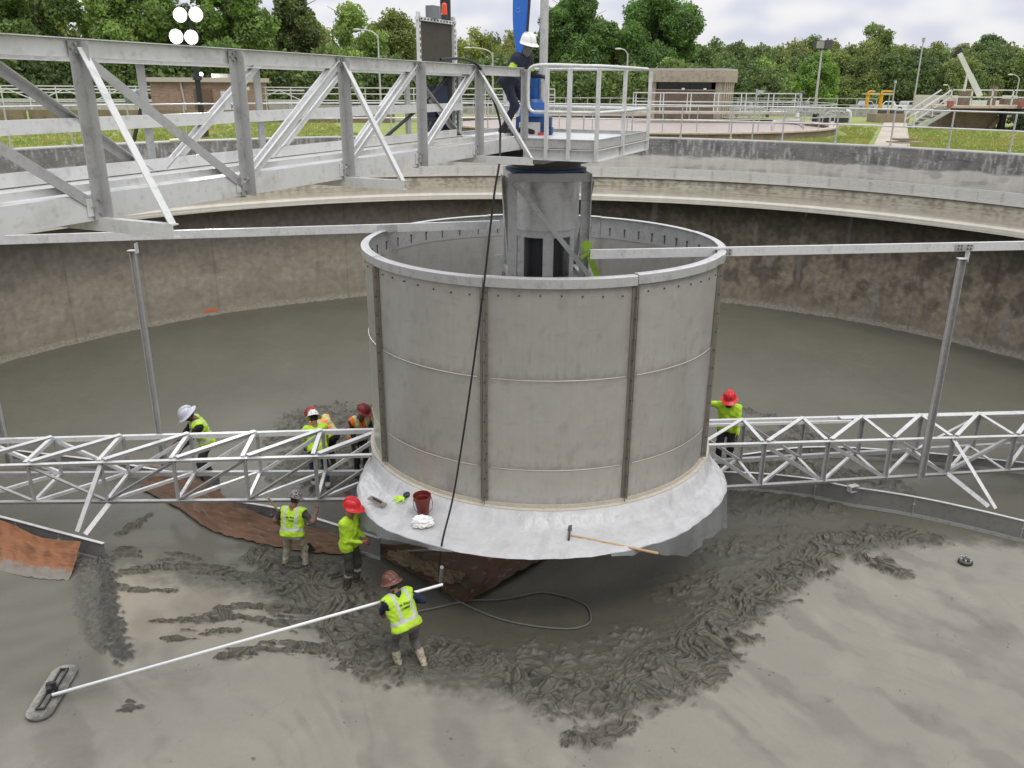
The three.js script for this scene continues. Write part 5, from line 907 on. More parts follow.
// ================================================================ ground beyond the tank
const GY = -.3;
const groundY = (x, z) => GY - 2.2 * sst(55, 135, Math.hypot(x, z));
{
  const gT = tex(1024, 1024, (u, v) => { const a = tile(u, v, 4, 6), b = tile(u, v, 40, 3), c = tile(u + .4, v, 9, 4); const k = 1 + .25 * a + .3 * b; const y = sst(.0, .5, c); return [mix(.22, .33, y) * k, mix(.27, .32, y) * k, mix(.065, .095, y) * k]; });
  const rings = [17.31, 20, 26, 34, 45, 55, 65, 75, 85, 95, 105, 115, 125, 135, 160, 220, 400, 900], na = 128, pos = [], uv = [], ix = [];
  rings.forEach(r => { for (let k = 0; k <= na; k++) { const a = k / na * 2 * Math.PI, x = r * Math.sin(a), z = r * Math.cos(a); pos.push(x, groundY(x, z), z); uv.push(x, z); } });
  for (let i = 0; i + 1 < rings.length; i++) for (let k = 0; k < na; k++) { const a = i * (na + 1) + k, b = a + na + 1; ix.push(a, b, a + 1, a + 1, b, b + 1); }
  const g = new THREE.BufferGeometry(); g.setAttribute('position', new THREE.Float32BufferAttribute(pos, 3)); g.setAttribute('uv', new THREE.Float32BufferAttribute(uv, 2)); g.setIndex(ix); g.computeVertexNormals();
  tag(mesh('ground', g, std({ map: scaled(gT, 9), roughness: .95 })), 'mown green and yellow lawn', null, null, 'structure');
  // grass tufts on the near lawns beyond the rim
  const bl = []; const r = rng(77); for (let k = 0; k < 7; k++) { const a = r() * 6.28, d = r() * .05, t = new THREE.BufferGeometry(), x = d * Math.cos(a), z = d * Math.sin(a), hh = .05 + .06 * r(), lx = (r() - .5) * .06, lz = (r() - .5) * .06; t.setAttribute('position', new THREE.Float32BufferAttribute([x - .006 * Math.sin(a), 0, z + .006 * Math.cos(a), x + .006 * Math.sin(a), 0, z - .006 * Math.cos(a), x + lx, hh, z + lz], 3)); t.computeVertexNormals(); bl.push(t); }
  const tuft = mergeGeometries(bl), N = 26000, im = new THREE.InstancedMesh(tuft, std({ color: rgb(1, 1, 1), roughness: .9, side: THREE.DoubleSide }), N), m4 = new THREE.Matrix4(), q = new THREE.Quaternion(), col = new THREE.Color();
  let n = 0; while (n < N) { const left = r() < .4; const a = (left ? 198 + 52 * r() : 118 + 52 * r()) * RAD, d = 17.4 + 19 * Math.pow(r(), 1.2), x = d * Math.sin(a), z = d * Math.cos(a); if (Math.hypot(x - 5.2, z + 28.6) < 10.1) { continue; } if (!left && Math.abs(x - 13.0 - (-z - 16.7) * .44) < .75) continue; q.setFromAxisAngle(V(0, 1, 0), r() * 6.28); const s = .7 + .8 * r(); m4.compose(V(x, GY, z), q, V(s * 1.6, s, s * 1.6)); im.setMatrixAt(n, m4); const y = sst(-.2, .5, N2(x * .35, z * .35)); col.setRGB(mix(.24, .37, y) * (.8 + .4 * r()), mix(.31, .35, y), mix(.065, .095, y)); im.setColorAt(n, col); n++; }
  im.name = 'grass_tufts'; scene.add(im); tag(im, 'short grass growing on the lawn beyond the tank rim', 'grass', null, 'stuff');
}
{ // paths, slab by slab
  const p = thing('footpath', 'pale concrete slab path crossing the lawn beyond the rim on the right', 'path'); p.userData.kind = 'structure'; delete p.userData.category;
  const A = V(12.95, GY, -16.2), Z = V(21.9, GY, -36.8), d = Z.clone().sub(A), n = 13; for (let k = 0; k < n; k++) { const a = A.clone().addScaledVector(d, k / n), b = A.clone().addScaledVector(d, (k + .98) / n); a.y = b.y = GY + .02; const tone = M['sl' + (k % 3)] ??= std({ map: scaled(concT, 2 + k % 3), color: rgb(1.25 + .1 * (k % 3), 1.13 + .1 * (k % 3), 1.0 + .08 * (k % 3)), roughness: .9 }); part(p, 'slab', bar(a, b, 1.22, .06), tone); }
  const s = thing('gravel_path', 'pale sandy path on the lawn beside the round tank', 'path'); s.userData.kind = 'structure'; delete s.userData.category;
  part(s, 'path_surface', [bar(V(14.9, GY + .012, -32), V(19.5, GY + .012, -35), 1.2, .02), bar(V(15.3, GY + .014, -32.2), V(14.4, GY + .014, -30.2), .9, .02)], std({ color: rgb(.42, .36, .28), roughness: .95, map: scaled(grimeT, 2) }));
  const mh = thing('inspection_chamber', 'brown concrete inspection lid with a dark slot in the lawn by the path', 'inspection lid', [14.4, GY, -18.4], .2);
  part(mh, 'collar', [box(1.1, .10, .8, 0, .05, 0)], std({ color: rgb(.30, .24, .17), roughness: .9, map: scaled(grimeT, 1) })); part(mh, 'lid', [box(.62, .06, .5, -.05, .17, -.08)], std({ color: rgb(.17, .13, .10), roughness: .9 }));
}
function leafTower() {}
// the neighbouring round tank with its handrail
{
  const t = thing('round_tank', 'low round concrete tank full of pale pinkish water beyond the far rim', 'water tank', [5.2, 0, -28.6]);
  const brown = std({ color: rgb(.60, .48, .38), map: scaled(concT, 4), roughness: .9 });
  part(t, 'tank_wall', bandRing([[9.4, -1.2], [9.4, -.03], [9.65, -.03], [9.65, -1.2]], 0, 2 * Math.PI, 96), brown);
  part(t, 'coping', bandRing([[9.32, -.03], [9.32, .03], [9.72, .03], [9.72, -.03]], 0, 2 * Math.PI, 96), std({ color: rgb(.52, .43, .36), roughness: .9, map: scaled(grimeT, 2) }));
  const wt = new THREE.CircleGeometry(9.41, 64); wt.rotateX(-Math.PI / 2); wt.translate(0, -.16, 0);
  tag(part(t, 'water', wt, std({ color: rgb(.40, .335, .29), roughness: .5, map: scaled(tex(256, 256, (u, v) => { const n = tile(u, v, 5, 5); const k = 1 + .2 * n; return [k * .9, k * .9, k * .9]; }), 5) })), null, null, null, 'stuff');
  const posts = []; for (let k = 0; k < 44; k++) { const a = k / 44 * 2 * Math.PI; part(t, 'post', cyl(.022, .022, 1.0, 9.52 * Math.sin(a), .5, 9.52 * Math.cos(a), 6), M.galv); }
  for (const h of [.5, .98]) { const g = new THREE.TorusGeometry(9.52, .022, 6, 120); g.rotateX(Math.PI / 2); g.translate(0, h, 0); part(t, 'rail_bar', g, M.galv); }
  const b = thing('tank_walkway', 'pale steel walkway with pipes and valves across the neighbouring round tank', 'walkway', [0, 0, 0]);
  part(b, 'deck', box(9, .12, 1.1, 10.4, .35, -33.2, .05), M.concPale);
  for (const dz of [-.5, .5]) { part(b, 'rail_bar', [bar(V(6, 1.35, -33.2 + dz), V(14.9, 1.35, -33.4 + dz), .05, .05), bar(V(6, .9, -33.2 + dz), V(14.9, .9, -33.4 + dz), .04, .04)], M.alu); for (let k = 0; k < 7; k++) part(b, 'post', box(.05, 1, .05, 6 + k * 1.48, .87, -33.25 + dz), M.alu); }
  part(b, 'pipe', [tube([V(10.95, -.3, -24), V(10.93, .15, -24), V(11.02, .29, -24), V(11.25, .31, -24), V(12.1, .31, -24.1)], .085, 30, 10), rod(V(11.9, .31, -24.1), V(12.5, .0, -24.6), .06, .06)], std({ color: rgb(.55, .53, .50), roughness: .6 }));
  const dv = thing('pump_station', 'cluster of grey pumps, valves and a small jib on the edge of the neighbouring tank', 'pump');
  const dm = dv; dv.position.set(15.0, GY, -31); dv.rotation.y = -.2;
  part(dv, 'frame', [box(.10, 1.05, .10, -.6, .52, 0), box(.10, 1.1, .10, .35, .55, -.2), box(1.2, .08, .4, -.1, .82, -.1)], M.aluDull);
  part(dv, 'motor', [cyl(.14, .14, .36, -.35, 1.02, 0, 14), cyl(.10, .14, .12, -.35, 1.26, 0, 14)], std({ color: rgb(.25, .26, .27), roughness: .5 }));
  part(dv, 'valve', [cyl(.12, .12, .55, .1, .35, .2, 14), cyl(.19, .19, .05, .1, .66, .2, 16), box(.24, .5, .2, .55, .25, .1)], M.dark);
  part(dv, 'strut', [rod(V(-.9, .5, 0), V(-.2, 1.5, 0), .035), rod(V(-.1, .4, .1), V(.75, 1.0, 0), .03), rod(V(-.45, 1.0, 0), V(-.75, 1.6, 0), .03), rod(V(.3, .2, 0), V(.9, .9, 0), .03)], M.galv);
  part(dv, 'white_casing', [box(.2, .3, .15, 1.0, .18, .2), cyl(.09, .09, .2, -.75, .62, .2, 12)], std({ color: rgb(.72, .72, .71), roughness: .5 }));
  const tb = thing('small_tank', 'small open dark tank with a hooped cover frame on the lawn right of the pumps', 'tank', [18.6, GY, -38]);
  part(tb, 'body', bandRing([[.80, -.1], [.80, .28], [.88, .28], [.88, -.1]], 0, 2 * Math.PI, 32), M.dark); part(tb, 'rim', bandRing([[.78, .28], [.78, .32], [.91, .32], [.91, .28]], 0, 2 * Math.PI, 32), M.concPale); part(tb, 'hoop', [tube([V(-.5, .32, 0), V(-.3, .56, 0), V(.1, .62, 0), V(.5, .6, 0), V(.7, .5, 0)], .04, 24, 8)], M.galv); part(tb, 'bend', tube([V(.92, 0, .3), V(.92, .4, .3), V(.85, .6, .3), V(.6, .68, .3)], .11, 20, 10), std({ color: rgb(.6, .6, .6), roughness: .5 }));
}
{
  const y = thing('pipe_gallery', 'row of grey pipes, valves and low rails behind the neighbouring round tank', 'pipework', [0, 0, 0]); const r = rng(31);
  for (let k = 0; k < 7; k++) part(y, 'riser', cyl(.06 + .05 * r(), .08 + .05 * r(), .6 + .7 * r(), 10.2 + k * 1.15 + r() * .5, .1, -42.5 - r() * 1.5, 10), [M.galv, M.bolt, M.aluDull, M.conc][k % 4]);
  for (let k = 0; k < 5; k++) part(y, 'pipe_run', rod(V(9.8 + k * 1.5, .1 + .12 * (k % 3), -42 - .3 * k), V(12.6 + k * 1.6, .1 + .12 * (k % 3), -42.3 - .3 * k), .09), [M.galv, M.conc, M.aluDull][k % 3]);
  for (let k = 0; k < 5; k++) part(y, 'valve_wheel', (() => { const g = new THREE.TorusGeometry(.17, .03, 6, 16); g.rotateX(Math.PI / 2 - .4); g.translate(10.6 + k * 1.7, .78 + .1 * (k % 2), -42); return g; })(), k % 2 ? M.bolt : M.galv);
  for (const h of [.55, .95]) part(y, 'rail_bar', bar(V(9, h, -44), V(24, h, -45), .045, .045), M.galv); for (let k = 0; k < 12; k++) part(y, 'rail_post', box(.045, 1.2, .045, 9 + k * 1.36, .35, -44 - k * .09), M.galv);
}
// concrete control building
{
  const b = thing('control_building', 'small brown concrete control building with a thick flat roof and a dark window strip', 'building', [9.95, 0, -37.6], -25 * RAD);
  const cx = 0, cz = 0, w = 4.05, d = 3.0, y0 = GY, wallM = std({ color: rgb(.50, .40, .31), map: scaled(concT, 2.1), roughness: .92, bumpMap: scaled(noiseT, 1), bumpScale: .03 }), trim = std({ color: rgb(1.05, .95, .80), map: scaled(concT, 2.6), roughness: .9 });
  part(b, 'front_wall', box(w - .3, 1.76, .2, cx, y0 + .88, cz + d / 2), wallM);
  for (const s of [-1, 1]) part(b, 'corner_pier', box(.34, 2.2, .34, cx + s * (w / 2 - .12), y0 + 1.1, cz + d / 2 - .02), trim);
  for (let k = 0; k < 5; k++) part(b, 'side_pier', box(.22, 2.3, .34, cx + w / 2 + .05 - .0 * k, y0 + 1.15, cz + d / 2 - .3 - k * .58), trim);
  part(b, 'side_wall', [box(.12, 2.3, d - .4, cx + w / 2 - .22, y0 + 1.15, cz), box(.12, 2.3, d, cx - w / 2 + .06, y0 + 1.15, cz), box(w, 2.3, .12, cx, y0 + 1.15, cz - d / 2)], wallM);
  for (let k = 0; k < 5; k++) { const wn = part(b, 'window', box(.60, .44, .05, cx - w / 2 + .68 + k * .62, y0 + 1.98, cz + d / 2 - .05), std({ color: rgb(.012, .016, .02), roughness: .12 })); part(wn, 'frame', [box(.03, .46, .07, cx - w / 2 + .985 + k * .62, y0 + 1.98, cz + d / 2 - .04)], M.dark); }
  part(b, 'sill', box(w - .3, .05, .3, cx, y0 + 1.785, cz + d / 2 + .02), trim);
  part(b, 'wall_lamp', [box(.16, .10, .12, cx - .1, y0 + 1.84, cz + d / 2 + .16)], std({ color: rgb(.85, .85, .82), roughness: .4 })); part(b, 'wall_lamp', [box(.16, .08, .12, cx + 1.15, y0 + 1.84, cz + d / 2 + .16)], std({ color: rgb(.85, .85, .82), roughness: .4 }));
  const rf = part(b, 'roof', [box(w + .34, .62, d + .7, cx + .06, y0 + 2.52, cz + .05)], trim); part(rf, 'roof_cap', [box(w + .30, .12, d + .6, cx + .05, y0 + 2.885, cz + .05)], std({ color: rgb(.42, .415, .39), roughness: .9, map: scaled(grimeT, 2) }));
  part(b, 'downpipe', [rod(V(cx + .35, y0, cz + d / 2 + .14), V(cx + .35, y0 + 1.0, cz + d / 2 + .14), .06, .06, 8)], trim);
}
// long channel wall with rails behind, low walls and fence line to the left
{
  const c = thing('channel_wall', 'long low concrete channel wall running behind the round tanks', 'wall'); for (let k = 0; k < 16; k++) part(c, 'wall_length', box(6.2, .55, .35, -46 + k * 6.25, GY + .27, -47.5 + .02 * (k % 2)), k % 3 ? M.conc : M.concPale);
  const w = thing('mossy_wall', 'low mossy brown concrete wall beyond the lawn on the left', 'wall'); for (let k = 0; k < 9; k++) part(w, 'wall_length', box(3.1, .62, .3, -33.6 + k * 3.12, GY + .32, -29.6 - .45 * k), M['mw'] ??= std({ color: rgb(.62, .52, .36), map: scaled(concT, 3), roughness: .95 }));
  const f = thing('far_railing', 'long white tubular railing on the wall beyond the left lawn', 'railing');
  for (const y of [.72, 1.1, 1.45]) part(f, 'rail_bar', bar(V(-46, y, -33.5), V(2, y, -41), .06, .06), M.alu); for (let k = 0; k < 34; k++) { const t = k / 33; part(f, 'post', bar(V(mix(-46, 2, t), GY, mix(-33.5, -41, t)), V(mix(-46, 2, t), 1.45, mix(-33.5, -41, t)), .05, .05, V(0, 0, 1)), M.alu); }
  const t = thing('far_truss_bridge', 'low white truss footbridge over another tank on the left', 'footbridge');
  for (const y of [.55, 1.25]) part(t, 'chord', bar(V(-36, y, -38), V(-14, y, -42), .09, .09), M.alu); for (let k = 0; k < 14; k++) { const a = k / 14, b = (k + 1) / 14, P = (q, y) => V(mix(-36, -14, q), y, mix(-38, -42, q)); part(t, 'web', bar(P(a, k % 2 ? 1.25 : .55), P(b, k % 2 ? .55 : 1.25), .06, .06), M.alu); }
  const road = thing('asphalt_drive', 'grey asphalt drive crossing the lawn on the left', 'road'); road.userData.kind = 'structure'; delete road.userData.category; part(road, 'surface', bar(V(-24, GY + .01, -31.5), V(0, GY + .01, -37), 1.8, .02), std({ color: rgb(.16, .16, .165), roughness: .9, map: scaled(grimeT, 3) }));
}
// brick building with a door
{
  const b = thing('brick_building', 'low brick building with a pale double door and roof edge trim', 'building'), x0 = -20.95, x1 = -15.6, z = -35, y0 = GY, y1 = 1.72;
  const brickT = tex(512, 512, (u, v) => { const row = Math.floor(v * 24), fx = u * 10 + (row % 2) * .5, fy = v * 24 - row, mort = (fx - Math.floor(fx)) < .06 || fy < .13, k = 1 + .25 * N2(Math.floor(fx) * 3.1, row * 5.7) + .1 * tile(u, v, 6, 3); return mort ? [.30, .26, .22] : [.27 * k, .175 * k, .118 * k]; });
  part(b, 'wall', [box(x1 - x0, y1 - y0, .3, (x0 + x1) / 2, (y0 + y1) / 2, z), box(.3, y1 - y0, 4, x0 + .15, (y0 + y1) / 2, z - 2.16), box(.3, y1 - y0, 4, x1 - .15, (y0 + y1) / 2, z - 2.16)], std({ map: scaled(brickT, 2.2, 1.8), roughness: .9 }));
  part(b, 'roof', [box(x1 - x0 + .3, .24, 4.6, (x0 + x1) / 2, y1 + .12, z - 1.95)], std({ color: rgb(.45, .41, .34), roughness: .8 }));
  const dr = part(b, 'door', [box(.52, 1.55, .08, -16.75, y0 + .78, z + .17), box(.52, 1.55, .08, -16.2, y0 + .78, z + .17)], std({ color: rgb(.60, .60, .58), roughness: .5 })); part(dr, 'handle', box(.03, .1, .05, -16.42, y0 + .75, z + .23), M.dark);
  part(b, 'downpipe', rod(V(-19.0, y0, z + .2), V(-19.2, y1, z + .2), .06, .06, 8), std({ color: rgb(.42, .37, .31), roughness: .7 }));
  part(b, 'panel_box', box(1.0, 1.3, .12, -18.0, y0 + 1.0, z + .2), std({ color: rgb(.14, .09, .06), roughness: .8 }));
  const lm = std({ color: rgb(.9, .9, .9), emissive: rgb(1, .96, .88), emissiveIntensity: 3, roughness: .4 });
  const wl = part(b, 'wall_lamp', [box(.22, .18, .16, -15.5, y1 - .32, z + .22)], std({ color: rgb(.72, .60, .42), roughness: .5 }));
  part(b, 'flood_lamp', [new THREE.SphereGeometry(.11, 12, 8).translate(-18.0, y1 + .42, z + .15)], lm); part(b, 'lamp_bracket', box(.05, .35, .05, -18.0, y1 + .2, z + .05), M.dark);
  const pl = new THREE.PointLight(rgb(1, .96, .88), 6, 0, 2); pl.position.set(-18.0, y1 + .42, z + .32); pl.castShadow = true; scene.add(pl);
  part(b, 'roof_unit', [box(.9, .22, .6, -17.1, y1 + .34, z - .5)], M.galv);
}
// mobile light tower: four lit lamps on a black mast
{
  const t = thing('light_tower', 'black mast light tower with four glaring round lamps above the left footbridge', 'light tower'); const x = -12.9, z = -18.9;
  part(t, 'mast', [cyl(.10, .12, 2.9, x + .33, 1.05, z, 14), cyl(.06, .06, 2.2, x + .3, 3.3, z, 12)], M.rubber); part(t, 'collar', [cyl(.17, .17, .16, x + .33, 1.9, z, 14), box(.3, .3, .3, x + .33, -.1, z)], M.dark);
  part(t, 'cross_bar', [box(.66, .05, .05, x + .24, 4.05, z), box(.66, .05, .05, x + .24, 3.28, z), box(.06, .95, .05, x + .28, 3.68, z)], M.dark);
  const gl = std({ color: rgb(1, 1, 1), emissive: rgb(1, 1, .97), emissiveIntensity: 5, roughness: .3 });
  for (const [dx, y] of [[0, 4.08], [.58, 4.10], [-.24, 3.34], [.32, 3.32]]) {
    const lp = new THREE.Group(); lp.name = 'lamp'; t.add(lp); lp.position.set(x + dx, y, z + .12);
    const hs = new THREE.SphereGeometry(.265, 20, 10, 0, Math.PI * 2, 0, Math.PI / 2); hs.rotateX(-Math.PI / 2); part(lp, 'housing', hs, M.galv);
    const fc = new THREE.SphereGeometry(.235, 24, 8, 0, Math.PI * 2, 0, Math.PI / 2); fc.rotateX(Math.PI / 2); fc.scale(1, 1, .35); part(lp, 'lens', fc, gl);
    const s = new THREE.SpotLight(rgb(1, 1, .97), 30, 0, 60 * RAD, .6, 2); s.position.set(x + dx, y, z + .24); s.target.position.set(x + dx + 2, y - 4, z + 12); s.castShadow = true; s.shadow.radius = 15; scene.add(s, s.target);
  }
  const g = thing('grey_lamp', 'bulky grey lamp head on a leaning dark pole seen through the left truss', 'lamp');
  part(g, 'pole', rod(V(-14.35, -.9, -16.1), V(-13.62, 1.0, -16.1), .07, .07, 12), M.dark);
  { const s = new THREE.SphereGeometry(.36, 20, 14); s.scale(1, .72, .8); s.translate(-13.85, 1.22, -16.1); part(g, 'head', s, std({ color: rgb(.20, .24, .27), roughness: .4 })); const c = new THREE.SphereGeometry(.33, 20, 14); c.scale(.62, .8, .8); c.translate(-13.62, 1.24, -16.05); part(g, 'cap', c, std({ color: rgb(.10, .115, .14), roughness: .4 })); }
}
{ const p = thing('cream_pipe', 'cream painted bent pipe on the inside of the far rim wall at the left', 'pipe'); part(p, 'pipe', tube([V(-11.25, .04, -12.15), V(-10.95, .05, -12.3), V(-10.72, .02, -12.45), V(-10.62, -.12, -12.5), V(-10.5, -.75, -12.55)], .055, 24, 8), std({ color: rgb(.62, .57, .42), roughness: .6 })); }
// lamp posts
function lampPost(label, x, y0, z, h, arm, kind) {
  const t = thing('lamp_post', label, 'lamp post', [x, y0, z]);
  part(t, 'pole', cyl(.045, .075, h, 0, h / 2, 0, 10), M.galv);
  if (kind === 'arm') { part(t, 'arm', tube([V(0, h - .3, 0), V(arm * .12, h + .02, 0), V(arm * .5, h + .22, 0), V(arm, h + .28, 0)], .035, 20, 8), M.galv); part(t, 'lamp_head', [new THREE.SphereGeometry(.14, 14, 8).scale(1.8, .5, .9).translate(arm * 1.15, h + .27, 0)], M.galv); }
  else if (kind === 'flood') { part(t, 'lamp_head', [box(.55, .42, .30, -.16, h + .1, .08, .3), box(.34, .42, .34, .26, h + .12, .1, -.2)], M.bolt); part(t, 'bracket', box(.5, .08, .08, 0, h - .1, 0), M.dark); part(t, 'lens', box(.48, .34, .02, -.18, h + .1, .245, .3), std({ color: rgb(.28, .27, .24), roughness: .2 })); }
  else { part(t, 'lamp_head', [cyl(.10, .12, .24, 0, h + .1, 0, 12), cyl(.14, .1, .06, 0, h + .24, 0, 12)], M.aluDull); }
}
lampPost('pale pole with twin dark floodlights standing beyond the rim right of the building', 15.35, GY, -31.8, 3.95, 0, 'flood');
lampPost('tall pale pole with a tiny head behind the white container', 31.0, GY, -55, 5.3, 0, 'top');
lampPost('curved arm lamp post before the pair of big round trees', 7.0, GY, -45.1, 4.0, -.55, 'arm');
lampPost('tall curved arm lamp post behind the left part of the footbridge', -8.85, GY, -40.1, 4.8, -1.1, 'arm');
lampPost('curved arm lamp post between the control rack and the man', -2.0, GY, -45.1, 4.0, -1.45, 'arm');
lampPost('short pale post with a small head beside the parked vehicles', 33.6, GY, -65, 2.3, 0, 'top');
lampPost('curved arm lamp post at the right edge of the photo behind the platform rails', 41.8, GY, -60, 2.75, -.7, 'arm');
lampPost('small curved arm lamp post right of the crane boom', 41.0, GY, -70, 1.9, -.4, 'arm');
{ const s = thing('sign_post', 'thin post with a small pale triangular sign beyond the far rim', 'sign', [8.25, 0, -17.05]); part(s, 'post', cyl(.03, .03, 1.75, 0, .78, -.32, 8), M.galv); const g = new THREE.Shape(); g.moveTo(0, 0); g.lineTo(.3, .18); g.lineTo(0, .2); g.closePath(); const e = new THREE.ExtrudeGeometry(g, { depth: .012, bevelEnabled: false }); e.translate(.03, 1.42, -.32); part(s, 'sign_face', e, M.galv); }
{ const s = thing('cowl_vent', 'dark hooded pipe vent beyond the round tank', 'vent', [15.8, GY, -36]); part(s, 'pipe', cyl(.045, .045, 1.5, 0, .75, 0, 10), M.galv); part(s, 'cowl', tube([V(0, 1.4, 0), V(.03, 1.62, 0), V(.14, 1.70, 0), V(.27, 1.62, 0)], .09, 16, 10), M.bolt); part(s, 'mouth', new THREE.SphereGeometry(.09, 12, 8).translate(.28, 1.58, 0), M.dark); }
// vehicles, container, crane, pipes
function pickup(label, x, z, turn, body, bed) {
  const t = thing('pickup_truck', label, 'pickup truck', [x, groundY(x, z), z], turn); const pm = std({ color: rgb(...body), roughness: .3 });
  const s = new THREE.Shape(); [[-2.6, .45], [-2.6, .95], [-.9, .98], [-.75, 1.02], [-.45, 1.62], [.85, 1.62], [1.35, 1.08], [2.45, .95], [2.6, .75], [2.6, .42]].forEach((p, i) => i ? s.lineTo(...p) : s.moveTo(...p)); s.closePath();
  const g = new THREE.ExtrudeGeometry(s, { depth: 1.6, bevelEnabled: true, bevelSize: .07, bevelThickness: .09, bevelSegments: 2 }); g.translate(0, 0, -.8); part(t, 'body', g, pm);
  for (const q of [-1, 1]) { part(t, 'side_window', (() => { const w = new THREE.Shape(); [[-.55, 1.08], [-.36, 1.52], [.78, 1.52], [1.15, 1.08]].forEach((p, i) => i ? w.lineTo(...p) : w.moveTo(...p)); w.closePath(); const e = new THREE.ExtrudeGeometry(w, { depth: .02, bevelEnabled: false }); e.translate(0, 0, q > 0 ? .885 : -.905); return e; })(), std({ color: rgb(.02, .025, .03), roughness: .1 })); for (const X of [-1.65, 1.6]) { const w = part(t, 'wheel', (() => { const c = cyl(.40, .40, .24, 0, 0, 0, 20); c.rotateX(Math.PI / 2); c.translate(X, .40, .80 * q); return c; })(), M.rubber); part(w, 'rim', (() => { const c = cyl(.23, .23, .03, 0, 0, 0, 16); c.rotateX(Math.PI / 2); c.translate(X, .40, .925 * q); return c; })(), M.alu); } }
  if (bed) part(t, 'bed_rack', [box(1.7, .05, 1.5, -1.75, 1.5, 0), box(.05, .55, .05, -2.5, 1.2, .7), box(.05, .55, .05, -1.0, 1.2, .7), box(.05, .55, .05, -2.5, 1.2, -.7), box(.05, .55, .05, -1.0, 1.2, -.7)], M.aluDull);
}
pickup('white pickup truck with dark windows parked in the middle of the far vehicles', 66.3, -142, Math.PI - .5, [.72, .72, .74], false);
pickup('white pickup truck carrying a dark rack, rightmost of the far vehicles', 69.9, -144, .55, [.55, .54, .55], true);
pickup('silver pickup truck, leftmost of the far vehicles', 62.0, -143, .45, [.42, .44, .47], false);
{
  const c = thing('white_container', 'long cream white box container with a dark round opening parked near the stairs', 'container', [74.6, groundY(74, -143), -143], -.45), cm = std({ color: rgb(.56, .52, .45), roughness: .6, map: scaled(grimeT, 3) });
  part(c, 'box_body', box(7.0, 2.55, 2.4, 0, 1.45, 0), cm); for (let k = 0; k < 12; k++) part(c, 'side_rib', box(.09, 2.4, .06, -3.2 + k * .58, 1.45, 1.22), cm); part(c, 'opening', (() => { const g = cyl(.34, .34, .06, 0, 0, 0, 20); g.rotateX(Math.PI / 2); g.scale(1.1, 1.8, 1); g.translate(1.0, 1.4, 1.27); return g; })(), M.dark); part(c, 'base_rail', box(7.0, .2, 2.45, 0, .1, 0), M.dark);
  const k = thing('crane', 'white telescopic crane boom with a black head rising behind the stairs', 'crane'), wm = std({ color: rgb(.66, .65, .61), roughness: .5, map: scaled(grimeT, 2) });
  k.position.set(79.6, groundY(77, -140), -140); k.rotation.y = -.45;
  const A = V(1.1, 2.6, 0), Z = V(-3.3, 9.6, 0); part(k, 'boom', [bar(A, A.clone().lerp(Z, .5), .95, .95, V(0, 0, 1)), bar(A.clone().lerp(Z, .5), Z, .78, .78, V(0, 0, 1))], wm);
  part(k, 'boom_head', [bar(Z.clone().add(V(-.7, .1, 0)), Z.clone().add(V(.5, .25, 0)), .7, .5), bar(Z.clone().add(V(-.3, .1, 0)), Z.clone().add(V(.1, .9, 0)), .4, .4, V(0, 0, 1)), new THREE.SphereGeometry(.35, 10, 8).translate(Z.x - .7, Z.y - .3, Z.z)], M.dark);
  part(k, 'lift_ram', [rod(V(-1.6, 2.0, .4), V(-1.5, 6.3, .2), .26, .2, 10)], M.alu); part(k, 'carrier', [box(8, 1.3, 2.5, 1.5, 1.3, 0), box(2.2, 1.2, 2.4, 5.6, 2.2, 0)], wm);
  for (const X of [-1.6, -.2, 3.2, 4.6]) part(k, 'wheel', (() => { const c = cyl(.62, .62, .4, 0, 0, 0, 16); c.rotateX(Math.PI / 2); c.translate(X, .62, 1.2); return c; })(), M.rubber);
  for (const [x, l, lb] of [[33.3, .62, 'yellow painted gooseneck pipe left of the white pickup'], [34.6, 1.0, 'yellow painted gooseneck pipe above the white pickup']]) { const g = thing('yellow_gooseneck', lb, 'pipe'), ym = std({ color: rgb(.62, .30, .01), roughness: .5 }); part(g, 'riser', cyl(.17, .17, 1.5, x, GY + .65, -70, 12), ym); part(g, 'arm', [tube([V(x, 1.0, -70), V(x, 1.15, -70), V(x + .14, 1.24, -70), V(x + l, 1.24, -70)], .09, 20, 8)], ym); part(g, 'flange', cyl(.24, .24, .06, x, .95, -70, 12), ym); }
  const cb = thing('concrete_pit', 'square brown concrete pit with equipment on top at the end of the path', 'pit', [22.1, GY, -38.4]); part(cb, 'pit_wall', box(2.0, .50, 1.4, 0, .25, 0), std({ color: rgb(.80, .66, .50), map: scaled(concT, 2), roughness: .9 })); part(cb, 'pump', cyl(.15, .15, .28, .2, .64, 0, 10), M.bolt); part(cb, 'valve_box', box(.4, .2, .4, -.4, .60, 0), M.bolt); part(cb, 'valve_box', box(.4, .16, .3, .65, .58, 0), M.bolt);
  const ct = thing('picnic_shelter', 'small flat canopy on posts left of the yellow pipes', 'canopy', [62.0, groundY(62, -138), -138]); part(ct, 'roof', box(4.2, .25, 3, 0, 2.9, 0), std({ color: rgb(.5, .45, .33), roughness: .8 })); for (const s of [-1.9, 1.9]) part(ct, 'post', box(.16, 2.9, .16, s, 1.45, .6), M.galv);
}
